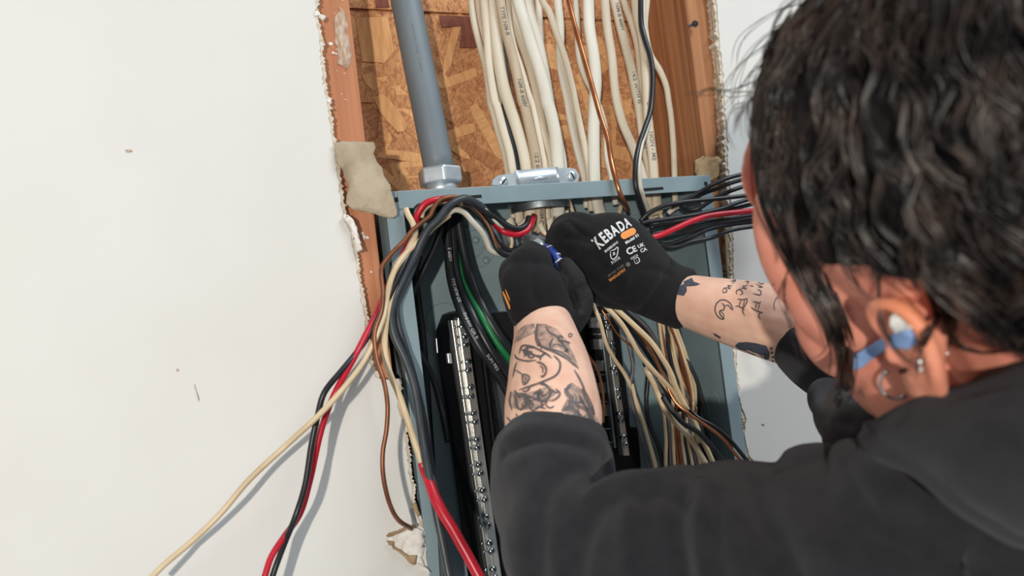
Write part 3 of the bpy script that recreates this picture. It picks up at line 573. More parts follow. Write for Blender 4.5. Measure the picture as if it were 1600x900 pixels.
for (P, r, mk, lab) in [([(786, 362, .01), (790, 380, .012), (796, 396, .016)], 4, 'greyw', 'short grey wire end between the clamp and the left glove'),
                        ([(843, 364, .012), (852, 369, .008), (866, 371, .004)], 1.8, 'copper_d', 'short copper end poking from the torn sheath to the glove'),
                        ([(796, 366, .012), (800, 378, .012), (797, 392, .014)], 3, 'cream', 'short cream wire end below the red hook')]:
    wire('cut_wire', P, r, mk, lab)

# ------------------------------------------------------------------ black wires pulled to the right
RG = 'black wires pulled out to the right'
RB = [([(999.5, 346, -.01), (1015, 332, -.016), (1039, 321, -.022), (1069, 315.5, -.028), (1115, 311, -.034), (1154, 307, -.04), (1210, 300, -.045)], 'fourth from the top at the stud edge'),
      ([(1060, 318, -.01), (1076, 310, -.014), (1094, 300, -.02), (1115, 288, -.026), (1145, 276, -.032), (1210, 262, -.04)], 'topmost where they pass the stud'),
      ([(1050, 322, -.008), (1080, 311, -.012), (1104.5, 300, -.018), (1126, 293, -.024), (1148, 284, -.03), (1210, 268, -.036)], 'second from the top'),
      ([(1066, 322, .0), (1076, 328, -.008), (1094, 324, -.016), (1115, 311, -.022), (1133, 302, -.028), (1151, 295, -.034), (1210, 276, -.04)], 'dipping into a small loop by the stud'),
      ([(1001, 348, -.012), (1051, 341, -.022), (1094, 334, -.03), (1131, 325, -.036), (1155, 316, -.04), (1210, 300, -.044)], 'just above the red wire'),
      ([(1015, 356, -.01), (1050, 348, -.016), (1090, 340, -.022), (1131, 330, -.03), (1155, 324, -.036), (1210, 310, -.04)], 'partly hidden behind the red wire'),
      ([(1021, 373, -.02), (1060, 365, -.026), (1104.5, 354, -.034), (1151, 347, -.04), (1210, 338, -.044)], 'directly below the red wire'),
      ([(1018, 366, -.012), (1060, 356, -.016), (1104, 347, -.022), (1154, 340, -.03), (1210, 330, -.036)], 'hugging the underside of the red wire'),
      ([(1024, 381, -.016), (1040, 382, -.02), (1055, 379, -.022), (1079.6, 370, -.028), (1108, 358, -.034), (1150, 350, -.04), (1210, 344, -.044)], 'second from the bottom'),
      ([(1022, 376, -.014), (1036, 384, -.018), (1055, 386, -.022), (1079.6, 378, -.028), (1111.6, 371.6, -.034), (1133, 363, -.04), (1156, 357, -.044), (1210, 350, -.05)], 'lowest of all, arching over the white wall')]
for P, lab in RB: wire('black_wire', P, 3.4, 'black', 'black wire pulled right toward the face, ' + lab, group=RG)
wire('red_wire', [(1012, 373, -.026), (1030, 368, -.028), (1051, 359, -.032), (1079.6, 346, -.036), (1104.5, 338, -.04), (1131, 334, -.044), (1155, 331.6, -.048), (1210, 326, -.05)], 4.6, 'red', 'red wire running among the black wires to the right')

# ------------------------------------------------------------------ branch wires hanging in the lower right of the panel
BG = 'branch wires hanging in the lower right of the panel'
BW = [
 ('cream', [(924, 466, .0), (927, 476, -.002), (937, 501, -.004), (947, 537, .0), (959, 559, .006), (978, 588, .014), (994, 626, .02), (1003, 654, .024), (1018, 705, .03), (1030, 745, .034)], 3.2, 'cream wire leaving the glove first, crossing the right terminal bar'),
 ('cream', [(938, 470, -.004), (946.7, 479, -.006), (970, 504, -.01), (985.5, 529, -.01), (999.5, 554, -.008), (1024, 582, -.004), (1051, 610, .002), (1066, 632, .006), (1082, 656, .01), (1092, 690, .02)], 3.8, 'long cream wire slanting from under the glove to the wire crossing'),
 ('cream', [(950, 470, -.004), (962, 482, -.006), (993, 510, -.012), (1018, 535, -.012), (1037, 563, -.01), (1049, 585, -.006), (1057, 607, -.002), (1072, 636, .004), (1086, 660, .012), (1096, 690, .02)], 4.2, 'thick cream wire, uppermost of those slanting from under the glove'),
 ('cream', [(1008, 575, .02), (1021.6, 600, .01), (1031.6, 625, .004), (1043, 646.6, .0), (1060, 665, -.002), (1076.6, 683, -.004), (1093, 708, -.006), (1110, 737, -.008), (1124, 765, -.01)], 4.6, 'bold cream wire bending right across the lower bundle'),
 ('cream', [(1030, 590, .012), (1041.6, 605, .01), (1060, 628, .008), (1076.6, 645, .008), (1087, 667, .01), (1103, 698, .012), (1120, 737, .014), (1130, 765, .014)], 4.0, 'cream wire right of the bold one, reaching the sleeve last'),
 ('copper', [(955, 478, .0), (967, 487, -.004), (987, 507, -.008), (1007, 532, -.006), (1024, 560, .0), (1035, 585, .004), (1053, 625, -.002), (1076.6, 646.6, -.01), (1103, 665, -.016), (1126.6, 683, -.02), (1146.6, 706.6, -.022), (1168, 733, -.022), (1190, 765, -.02)], 2.4, 'bright copper wire crossing the lower bundle to the right lip'),
 ('copper', [(940, 484, .004), (951, 500, .002), (962, 518, .004), (971.5, 529, .006), (987, 541.5, .01), (1004, 556, .016)], 1.6, 'thin copper strand beside the top terminal screws'),
 ('copper', [(893, 510, .0), (900, 527.5, .0), (920, 557, -.002), (934, 579, -.002), (941, 607, .0), (943, 630, .004), (942, 660, .01)], 2.4, 'copper wire curving down beside the tattooed left forearm'),
 ('greyw', [(975, 505, .02), (984, 545, .018), (989, 576, .016), (984, 607, .018), (990, 640, .022), (1004, 690, .03), (1016, 740, .03)], 3.0, 'grey wire bowing beside the right terminal bar'),
 ('black', [(1000, 545, .024), (1012, 585, .02), (1010, 625, .02), (1014, 660, .026), (1030, 700, .03), (1040, 745, .034)], 3.4, 'black wire hanging left of the bold cream wire'),
 ('cream', [(987.5, 600, .012), (995, 633, .014), (1006.6, 666.6, .018), (1018, 707, .024), (1026, 740, .028)], 3.0, 'cream wire end beside the bottom of the right terminal bar'),
 ('black', [(1035, 620, .002), (1050, 641.6, -.006), (1068, 661.6, -.012), (1090, 675, -.014), (1106.6, 691.6, -.014), (1126.6, 716.6, -.014), (1143, 737, -.014), (1160, 765, -.014)], 4.2, 'thick black wire crossing over the lower bundle'),
 ('black', [(1078, 640, .0), (1091.6, 653, -.008), (1118, 668, -.016), (1143, 690, -.02), (1170, 723, -.022), (1195, 752, -.02)], 3.2, 'black wire lying above the copper one at the right lip'),
 ('black', [(1066, 560, .03), (1076, 568, .026), (1090, 598, .024), (1101, 642, .026), (1106, 680, .03), (1120, 740, .03)], 3.2, 'black wire bounding the right side of the bundle'),
 ('black', [(960, 478, .006), (985, 500, .012), (1005, 530, .02), (1020, 552, .028), (1030, 575, .034)], 4.0, 'black wire behind the thick cream one under the glove'),
 ('black', [(1090, 672, .02), (1104, 690, .018), (1122, 715, .016), (1136, 738, .014), (1150, 765, .012)], 4.0, 'black wire below the crossing, left of the right lip'),
 ('greyw', [(950, 480, .002), (968, 500, .004), (985, 525, .006), (1005, 555, .01), (1030, 590, .016), (1056, 620, .02), (1074, 650, .024)], 3.0, 'mauve grey wire under the slanting cream wires'),
]
ct = [0]
for mk, P, r, lab in BW: wire({'cream': 'cream_wire', 'copper': 'copper_wire', 'greyw': 'grey_wire', 'black': 'black_wire'}[mk], P, r, mk, lab, group=BG)
# the sheaf dropping from under the right wrist
tops = [(1030, 500), (1034, 502), (1038, 504), (1042, 506), (1046, 506), (1050, 506), (1054, 506), (1058, 506), (1032, 506), (1040, 510), (1048, 510), (1056, 512)]
mids = [(1036, 545), (1046, 545), (1052, 550), (1058, 545), (1063, 552), (1067, 556), (1069, 548), (1073, 560), (1042, 560), (1049, 566), (1057, 570), (1064, 566)]
lows = [(1052, 620), (1068, 620), (1072, 612), (1076, 606), (1080, 625), (1083, 615), (1086, 612), (1092, 618), (1058, 628), (1064, 632), (1074, 634), (1080, 636)]
ends = [(1040, 740), (1052, 745), (1060, 745), (1068, 748), (1074, 750), (1080, 750), (1086, 750), (1098, 748), (1046, 744), (1056, 748), (1064, 750), (1090, 750)]
mk_ = ['cream', 'cream', 'copper_d', 'cream', 'copper_d', 'cream', 'cream', 'black', 'copper_d', 'black', 'cream', 'copper_d']
cnt = {}
for i in range(12):
    k = mk_[i]; cnt[k] = cnt.get(k, 0) + 1; cname = {'cream': 'cream', 'black': 'black', 'copper_d': 'copper'}[k]
    Yb = 0.01 + 0.006 * (i % 4)
    wire(cname + '_wire', [(tops[i][0], tops[i][1] - 12, Yb), (*tops[i], Yb), (*mids[i], Yb + .006), (*lows[i], Yb + .016), ((lows[i][0] + ends[i][0]) / 2 - 6, 690, Yb + .024), (*ends[i], Yb + .028)], 3.2 if k == 'cream' else 2.0 if k == 'copper_d' else 3, k,
         '%s wire in the sheaf dropping from the right wrist, %s %s one there' % (cname, ORD[cnt[k] - 1], cname), group='sheaf of wires below the right wrist')
lx = [1040, 1046, 1051, 1056, 1060, 1065, 1069, 1074, 1079, 1084, 1089]
lm = ['cream', 'greyw', 'cream', 'copper', 'copper_d', 'cream', 'black', 'cream', 'greyw', 'cream', 'copper_d']
cnt = {}
for i, x in enumerate(lx):
    k = lm[i]; nm = {'cream': 'cream', 'black': 'black', 'copper_d': 'copper', 'copper': 'copper', 'greyw': 'grey'}[k]; cnt[nm] = cnt.get(nm, 0) + 1
    wire(nm + '_wire', [(x - 6 + i * .5, 628 + (i % 3) * 8, .03), (x - 2, 660, .028), (x + .5, 690, .026), (x + i * .9, 718, .024), (x + 2 + i * 1.6, 765, .022)], 3.0 if nm == 'cream' else 2.2, k,
         '%s wire end hanging above the dark sleeve, %s %s one from the left' % (nm, ORD[cnt[nm] - 1], nm), group='wire ends hanging above the sleeve')

for i in range(7):  # filler wires added to darken the gaps between the cream ones
    x0 = 946 + i * 5; d0 = 0.012 + .003 * (i % 3)
    wire('black_wire' if i % 3 else 'grey_wire', [(x0 - 6, 468, d0), (x0 + 6, 486, d0), (x0 + 30 + i, 520 - i, d0 + .008), (x0 + 58 + i, 560, d0 + .014), (x0 + 84 + i, 604, d0 + .018), (x0 + 104 + i, 645, d0 + .02), (x0 + 118 + i * 1.5, 690, d0 + .022), (x0 + 128 + i * 3, 760, d0 + .022)], 2.6, 'black' if i % 3 else 'greyw',
         '%s filler wire darkening gaps among the slanting cream wires, %s dark one from the left' % ('black' if i % 3 else 'grey', ORD[i]), group=BG)

# ------------------------------------------------------------------ the person
def ell_geo(c, A, R, seg=24, rings=14):
    """ellipsoid: A = 3 axis vectors, R = 3 radii"""
    V = [np.asarray(c) + A[2] * R[2]]; F = []
    for i in range(1, rings):
        th = math.pi * i / rings
        for j in range(seg):
            ph = 2 * math.pi * j / seg
            V.append(np.asarray(c) + A[0] * R[0] * math.sin(th) * math.cos(ph) + A[1] * R[1] * math.sin(th) * math.sin(ph) + A[2] * R[2] * math.cos(th))
    V.append(np.asarray(c) - A[2] * R[2]); b = len(V) - 1
    for j in range(seg): F.append((0, 1 + j, 1 + (j+1) % seg)); F.append((b, b - seg + (j+1) % seg, b - seg + j))
    for i in range(rings - 2):
        for j in range(seg):
            p = 1 + i * seg; F.append((p + j, p + seg + j, p + seg + (j+1) % seg, p + (j+1) % seg))
    return V, F
def limb(P, flat=1.0, n=6, sides=20, round_ends=True):
    """P = (px, py, depth, radius px)"""
    pts = [cp(p[0], p[1], p[2]) for p in P]; C = catmull(pts, n); R = catmull([[p[3] * p[2] / FPX] for p in P], n)[:, 0]
    g = [tube_geo(C, R, sides, flat)]
    if round_ends:
        I = np.eye(3)
        for k in (0, -1): g.append(ell_geo(C[k], I, [R[k] * .97] * 3 if flat == 1 else [R[k] * .9, R[k] * flat, R[k] * .9], 16, 10))
    return g
def remesh(geos, voxel, smooth=8, fac=0.5):
    V, F = merge(geos); me = bpy.data.meshes.new('tmp'); me.from_pydata([tuple(v) for v in V], [], F); me.update()
    bm = bmesh.new(); bm.from_mesh(me); bmesh.ops.recalc_face_normals(bm, faces=bm.faces); bm.to_mesh(me); bm.free()
    o = bpy.data.objects.new('tmp', me); COL.objects.link(o)
    r = o.modifiers.new('r', 'REMESH'); r.mode = 'VOXEL'; r.voxel_size = voxel
    if smooth: s = o.modifiers.new('s', 'SMOOTH'); s.iterations = smooth; s.factor = fac
    dg = bpy.context.evaluated_depsgraph_get(); dg.update(); m2 = bpy.data.meshes.new_from_object(o.evaluated_get(dg))
    bpy.data.objects.remove(o); bpy.data.meshes.remove(me)
    return m2
def mesh_np(me):
    v = np.empty(len(me.vertices) * 3, np.float32); me.vertices.foreach_get('co', v); n = np.empty(len(me.vertices) * 3, np.float32); me.vertices.foreach_get('normal', n)
    return v.reshape(-1, 3).astype(float), n.reshape(-1, 3).astype(float)
def set_co(me, v):
    me.vertices.foreach_set('co', v.astype(np.float32).ravel()); me.update()
def finish(me, name, m, parent):
    me.polygons.foreach_set('use_smooth', [True] * len(me.polygons)); me.materials.clear(); me.materials.append(m); me.name = name
    o = bpy.data.objects.new(name, me); COL.objects.link(o); o.parent = parent; return o
def bvh_of(me):
    return BVHTree.FromPolygons([v.co[:] for v in me.vertices], [tuple(p.vertices) for p in me.polygons])
def hit(bvh, px, py):
    d = Vector(ray(px, py)).normalized(); return bvh.ray_cast(Vector(CC), d)
def seg_dist(v, P):
    best = np.full(len(v), 9.0); P = np.asarray(P)
    for a_, b_ in zip(P[:-1], P[1:]):
        ab = b_ - a_; t_ = np.clip(((v - a_) @ ab) / max(ab @ ab, 1e-12), 0, 1); best = np.minimum(best, np.linalg.norm(v - (a_ + t_[:, None] * ab), axis=1))
    return best
def folds(me, S, bvh):
    v, n = mesh_np(me); d = np.zeros(len(v))
    for P, w, amp in S:
        pts = [];
        for q in catmull(P, 4):
            h = hit(bvh, q[0], q[1])
            if h[0] is not None: pts.append(np.array(h[0]))
        if len(pts) > 1: d += amp * np.exp(-(seg_dist(v, pts) / w) ** 2)
    set_co(me, v + n * d[:, None])
def decal(name, P, F, bvh, m, parent, off=0.0004):
    out = []; ok = []
    for p in P:
        h = hit(bvh, p[0], p[1])
        if h[0] is None: out.append((0, 0, 0)); ok.append(False)
        else: out.append(tuple(h[0] + (h[1] if h[1].dot(Vector(ray(p[0], p[1]))) < 0 else -h[1]) * off)); ok.append(True)
    F = [f for f in F if all(ok[i] for i in f)]
    dep = lambda i: depth_of(out[i])
    F = [f for f in F if max(dep(i) for i in f) - min(dep(i) for i in f) < 0.02]
    o = mesh_obj(name, out, F, m, parent, True)
    if name in ('tattoo', 'small_print', 'lettering', 'glove_print'): o['kind'] = 'stuff'
    return o
def ribbon(P, w, n=5):
    C = catmull(np.array(P, float), n); T = np.gradient(C, axis=0); T /= np.maximum(np.linalg.norm(T, axis=1), 1e-6)[:, None]; Nn = np.stack([-T[:, 1], T[:, 0]], 1)
    k = len(C); W = w * np.minimum(1, .35 + np.minimum(np.arange(k), np.arange(k)[::-1]) / 4)
    V = np.vstack([C + Nn * W[:, None], C - Nn * W[:, None]]); return V, [(i, i+1, k+i+1, k+i) for i in range(k-1)]
def fill(P, cuts=3):
    bm = bmesh.new(); bm.faces.new([bm.verts.new((p[0], p[1], 0)) for p in P]); bmesh.ops.triangulate(bm, faces=bm.faces[:]); bmesh.ops.subdivide_edges(bm, edges=bm.edges[:], cuts=cuts, use_grid_fill=True)
    bm.verts.index_update(); V = [(v.co.x, v.co.y) for v in bm.verts]; F = [tuple(v.index for v in f.verts) for f in bm.faces]; bm.free(); return np.array(V), F
def txt(s, x, y, h, ang, off=0.0, italic=0.0):
    """letters in pixel space: start x, y, cap height h, direction ang degrees (clockwise positive)"""
    V, F = text_geo(s, off); sc = h / 0.7; ca, sa = math.cos(math.radians(ang)), math.sin(math.radians(ang)); X = V[:, 0] * sc + V[:, 1] * sc * italic; Yv = -V[:, 1] * sc
    return np.stack([x + X * ca - Yv * sa, y + X * sa + Yv * ca], 1), F
def mrg2(L):
    V, F, o = [], [], 0
    for v, f in L: V.append(np.asarray(v)[:, :2]); F += [tuple(i + o for i in q) for q in f]; o += len(v)
    return np.vstack(V), F

M['skin'] = mat('skin', (236, 194, 170), 0.5, col2=(226, 178, 154), scale=(60, 60, 60), bump=0.12, bscale=(900, 900, 900), spec=0.35, sss=0.25, attr='tint')
M['hair'] = mat('dark_hair', (22, 18, 18), 0.34, col2=(92, 76, 68), scale=(70, 70, 70), mixpos=(.42, .75), spec=0.5)
M['haircap'] = mat('dark_hair_mass', (16, 14, 14), 0.7, col2=(34, 28, 27), scale=(120, 120, 120), bump=0.8, bscale=(300, 300, 300), spec=0.3)
M['hoodie'] = mat('black_fleece', (42, 42, 46), 0.92, col2=(36, 36, 40), scale=(90, 90, 90), bump=0.5, bscale=(1500, 1500, 1500), spec=0.15, sheen=0.12)
M['glove'] = mat('black_glove_knit', (19, 19, 21), 0.85, col2=(24, 24, 26), scale=(80, 80, 80), bump=0.5, bscale=(1800, 1800, 1800), spec=0.2, sheen=0.05)
M['coating'] = mat('glove_coating', (44, 44, 46), 0.8, col2=(36, 36, 38), scale=(300, 300, 300), bump=0.5, bscale=(1200, 1200, 1200), spec=0.25)
M['glove_ink'] = mat('glove_print_white', (222, 222, 222), 0.6, col2=(200, 200, 200), scale=(900, 900, 900))
M['glove_orange'] = mat('glove_print_orange', (236, 150, 66), 0.6, col2=(226, 138, 56), scale=(900, 900, 900))
M['glove_grey'] = mat('glove_print_grey', (110, 106, 100), 0.7, col2=(80, 78, 76), scale=(900, 900, 900))
M['plaster_blue'] = mat('bandage_blue', (150, 182, 232), 0.7, col2=(140, 172, 224), scale=(300, 300, 300), bump=0.2)
M['plaster_white'] = mat('bandage_white', (238, 236, 228), 0.8, col2=(228, 226, 218), scale=(300, 300, 300))
M['steel_ring'] = mat('earring_steel', (228, 228, 228), 0.28, metal=0.8, col2=(190, 190, 190), scale=(200, 200, 200))
M['blue_grip'] = mat('blue_grip', (38, 66, 150), 0.35, col2=(30, 54, 128), scale=(100, 100, 100))
M['lips'] = mat('lip', (180, 96, 92), 0.4, col2=(170, 88, 86), scale=(200, 200, 200))
def tattoo_mat(name, c, a):
    m = mat(name, c, 0.55, col2=tuple(min(255, int(q * 1.25)) for q in c), scale=(300, 300, 300)); nt = m.node_tree; b_ = nt.nodes['Principled BSDF']
    tc = N(nt, 'ShaderNodeTexCoord'); nz = N(nt, 'ShaderNodeTexNoise'); nz.inputs['Scale'].default_value = 160; nz.inputs['Detail'].default_value = 3; nt.links.new(tc.outputs['Object'], nz.inputs['Vector'])
    mr = N(nt, 'ShaderNodeMapRange'); mr.inputs[1].default_value = .3; mr.inputs[2].default_value = .7; mr.inputs[3].default_value = a[0]; mr.inputs[4].default_value = a[1]
    nt.links.new(nz.outputs['Fac'], mr.inputs[0]); nt.links.new(mr.outputs[0], b_.inputs['Alpha']); return m
M['tat'] = tattoo_mat('tattoo_ink', (78, 72, 74), (.75, .95)); M['tat_soft'] = tattoo_mat('tattoo_shade', (92, 96, 98), (.1, .62)); M['tat_dark'] = tattoo_mat('tattoo_solid', (62, 66, 76), (.85, 1.0)); M['tat_line'] = tattoo_mat('tattoo_faded_line', (84, 80, 80), (.6, .92))

person = tag(empty('person'), 'person in black hoodie and black work gloves reaching into the panel', 'person')
# --- head frame, set against the line of sight through the ear
HW = unit(ray(1430, 470)); HR = unit(CM[:, 0] - HW * (CM[:, 0] @ HW)); HU = np.cross(HR, HW)
hv = lambda x, y, z: x * HR + y * HU - z * HW          # right, up, toward viewer
HS = 1.06; Uv = unit(hv(-.179, .80, .553)); Fv = hv(-.80, -.233, -.739); Fv = unit(Fv - Uv * (Fv @ Uv)); Lv = np.cross(Uv, Fv)
_y = math.radians(4); Fv, Lv = unit(Fv * math.cos(_y) - Lv * math.sin(_y)), unit(Lv * math.cos(_y) + Fv * math.sin(_y))
EAR = cp(1397, 540, 0.333); O = EAR - Lv * 0.072 * HS
hl = lambda f, u, l: O + (Fv * f + Uv * u + Lv * l) * HS
hell = lambda c, R: ell_geo(c, AX, [q * HS for q in R])
AX = [Fv, Uv, Lv]
head = [hell(hl(-.014, .048, 0), (.096, .088, .074)), hell(hl(.045, -.012, 0), (.05, .09, .060)), hell(hl(.035, -.07, 0), (.054, .036, .050)),
        hell(hl(.046, -.012, .042), (.034, .026, .02)), hell(hl(.046, -.012, -.042), (.034, .026, .02)), hell(hl(.07, .03, 0), (.024, .016, .054)), hell(hl(.092, .05, 0), (.006, .03, .04)),
        hell(hl(.087, -.014, 0), (.011, .03, .009)), hell(hl(.090, -.03, 0), (.012, .011, .015)), hell(hl(.078, -.062, 0), (.012, .007, .022)), hell(hl(.076, -.072, 0), (.012, .008, .02)), hell(hl(.066, .018, .040), (.022, .045, .020)), hell(hl(.060, -.03, .036), (.024, .034, .022)), hell(hl(.066, .018, -.040), (.022, .045, .020)), hell(hl(.060, -.03, -.036), (.024, .034, .022)),
        hell(hl(.070, -.096, 0), (.017, .016, .02)), hell(hl(.08, .01, .032), (.011, .009, .015)), hell(hl(.08, .01, -.032), (.011, .009, .015)), hell(hl(.015, -.055, .046), (.03, .03, .018)), hell(hl(.015, -.055, -.046), (.03, .03, .018))]
NB = cp(1660, 700, 0.40)
nk = [hl(-.03, .0, 0), hl(-.045, -.05, 0), (hl(-.055, -.085, 0) + NB) / 2, NB]; head.append(tube_geo(catmull(nk, 5), np.linspace(.062, .062, 16), 24))
def ear(side):
    g = []; s = side
    def el(f, u, l): return hl(f / 1150 - .004, u / 1150 + .002, s * (.070 + l / 1100))
    hx = [(4, 3, 3), (7, 14, 6), (4, 25, 9), (-4, 32, 12), (-14, 34, 14), (-22, 28, 15), (-26, 16, 16), (-26, 2, 16), (-22, -10, 13), (-16, -20, 10), (-9, -27, 7)]
    g.append(tube_geo(catmull([el(*p) for p in hx], 4), np.array([.0034] * 41), 10))
    ah = [(-14, 24, 9), (-18, 14, 11), (-18, 0, 12), (-13, -10, 11), (-6, -14, 9)]
    g.append(tube_geo(catmull([el(*p) for p in ah], 4), np.array([.003] * 17), 10))
    back = Lv * s; tl = unit(Lv * s + Fv * .45); a1 = unit(np.cross(Uv, tl)); 
    g.append(ell_geo(el(-11, 3, 7), [a1, Uv, tl], (.0185, .029, .0045))); g.append(ell_geo(el(-8, -21, 6), [a1, Uv, tl], (.0125, .0125, .005))); g.append(ell_geo(el(3, -4, 5), AX, (.004, .006, .005)))
    g.append(ell_geo(el(-8, 4, 1), AX, (.012, .018, .008))); return g
head += ear(1) + ear(-1)
arm_l = limb([(852, 470, .628, 40), (848, 500, .618, 45), (853, 530, .605, 52), (858, 565, .588, 62), (862, 605, .565, 70), (864, 650, .545, 77), (866, 700, .525, 72), (872, 780, .495, 66), (890, 845, .475, 70), (990, 885, .46, 80), (1200, 900, .43, 90), (1460, 915, .41, 120), (1640, 860, .45, 140)])
arm_r = limb([(1030, 455, .71, 36), (1060, 466, .70, 40), (1090, 474, .69, 44), (1130, 484, .677, 50), (1170, 494, .664, 56), (1210, 505, .65, 59), (1265, 524, .632, 60), (1340, 555, .61, 66), (1450, 600, .60, 75), (1560, 650, .58, 90), (1640, 760, .52, 120)])
torso = limb([(1640, 740, .46, 140), (1680, 860, .48, 230), (1720, 1040, .52, 300), (1740, 1250, .58, 300)])
bme = remesh(head + arm_l + arm_r + torso, 0.0019, 5, 0.5)
v, n = mesh_np(bme); tint = np.ones((len(v), 4), np.float32)
dl = (v - O) @ np.stack(AX, 1) / HS; hmask = np.exp(-(np.maximum(np.linalg.norm(dl, axis=1) - .10, 0) / .03) ** 2)
pink = np.array([1.05, .60, .56, 1]); tint[:] = tint * (1 - hmask[:, None] * .85) + pink * hmask[:, None] * .85
em = np.exp(-(np.linalg.norm(v - hl(-.014, .008, .084), axis=1) / .026) ** 4)[:, None]; tint = tint * (1 - em * .55) + np.array([1.0, .62, .5, 1]) * em * .55  # ear reddened in the tint, light glowing through it painted in
hm = np.exp(-(np.linalg.norm(v - hl(-.02, .03, .088), axis=1) / .015) ** 4)[:, None]; tint = tint * (1 - hm * .7) + np.array([1.02, .56, .34, 1]) * hm * .7  # upper ear rim more orange, the same glow painted stronger
ca_ = bme.color_attributes.new('tint', 'FLOAT_COLOR', 'POINT'); ca_.data.foreach_set('color', tint.astype(np.float32).ravel())
bbvh = bvh_of(bme); body = finish(bme, 'body', M['skin'], person)
body['label'] = 'pink flushed face, ear tinted orange like light through it, bare tattooed forearms'

# --- tattoos
q6 = lambda L: [(760 + x / 4.09, 480 + y / 4.09) for x, y in L]
q5 = lambda L: [(1020 + x / 4.089, 400 + y / 4.09) for x, y in L]
lt = [ribbon(q6(P), w * 1.15) for P, w in [([(330, 240), (380, 265), (440, 290), (520, 335), (590, 395)], 1.7), ([(400, 265), (480, 290), (550, 340)], 1.3), ([(325, 110), (318, 180), (330, 235), (350, 250)], 2.2), ([(380, 120), (400, 160), (450, 190), (490, 240), (530, 310)], 1.2),
      ([(430, 310), (468, 350), (468, 400), (440, 440), (380, 470), (300, 500), (210, 530)], 1.6), ([(318, 350), (356, 362), (380, 388), (380, 420), (362, 444), (345, 440)], 1.6), ([(340, 372), (362, 395), (358, 425)], 1.2), ([(210, 300), (230, 250), (280, 250), (340, 275), (400, 310)], 1.5), ([(180, 300), (200, 330), (260, 345), (320, 340)], 1.4), ([(230, 270), (250, 300), (240, 320)], 1.2), ([(290, 280), (300, 310), (350, 310)], 1.2),
      ([(228, 428), (262, 436), (276, 452), (262, 480), (240, 494), (232, 462), (228, 430)], 1.3), ([(232, 432), (250, 460), (244, 490)], 1.0), ([(255, 440), (262, 470)], 1.0), ([(180, 400), (215, 420), (228, 430)], 1.1), ([(340, 490), (380, 500), (410, 540), (390, 590), (350, 600), (330, 560), (345, 520)], 2.0), ([(400, 520), (440, 545), (460, 545)], 1.6), ([(350, 600), (360, 640)], 1.4), ([(180, 530), (210, 570), (250, 560), (260, 600), (230, 650), (200, 640), (190, 590), (180, 560)], 1.9), ([(250, 560), (300, 580), (330, 600)], 1.4),
      ([(160, 540), (150, 600), (165, 660)], 1.6), ([(190, 680), (200, 700)], 1.4), ([(250, 640), (280, 600), (310, 630)], 1.2), ([(500, 520), (520, 560), (545, 580), (535, 620), (560, 650)], 3.2), ([(540, 490), (510, 530)], 3.0), ([(560, 620), (600, 640), (640, 660), (690, 730)], 2.6), ([(480, 660), (540, 650), (600, 690)], 3.0), ([(590, 560), (620, 620), (670, 680)], 2.0), ([(440, 520), (470, 555), (440, 590), (400, 600)], 1.6), ([(270, 640), (300, 660), (340, 640), (380, 650)], 1.4), ([(130, 700), (160, 730), (200, 720)], 1.4), ([(560, 400), (600, 470), (640, 560)], 1.4), ([(300, 300), (340, 320), (380, 300), (420, 330)], 1.3), ([(195, 350), (180, 400), (170, 450)], 1.2), ([(610, 520), (650, 600), (690, 690)], 3.4), ([(640, 640), (690, 760)], 3.6)]]
rs = np.random.RandomState(11)
for k in range(34):
    cx_, cy_, sx_, sy_ = [(300, 295, 80, 35), (300, 580, 100, 60), (250, 620, 70, 40), (600, 640, 60, 70), (480, 220, 50, 60)][k % 5]
    x_, y_ = cx_ + rs.normal() * sx_ * .6, cy_ + rs.normal() * sy_ * .6; an = rs.uniform(0, 6.28); cur = rs.normal() * .9; Pk = []
    for j in range(5):
        Pk.append((x_, y_)); x_ += 18 * math.cos(an); y_ += 18 * math.sin(an); an += cur
    lt.append(ribbon(q6(Pk), rs.uniform(.8, 1.9)))
decal('tattoo', *mrg2(lt), bbvh, M['tat_line'], body, .0003)
decal('tattoo', *mrg2([fill(q6(P), 5) for P in ([(320, 105), (380, 108), (450, 140), (520, 220), (570, 330), (590, 390), (520, 330), (460, 260), (400, 270), (335, 235), (318, 170)], [(175, 240), (200, 150), (250, 110), (310, 105), (312, 170), (260, 190), (200, 220)],
      [(500, 520), (545, 480), (600, 520), (660, 620), (720, 740), (730, 790), (640, 720), (560, 690), (480, 700), (480, 650), (540, 640), (520, 580)], [(150, 540), (260, 550), (420, 500), (440, 560), (360, 640), (220, 660), (150, 640)])]), bbvh, M['tat_soft'], body, .00022)
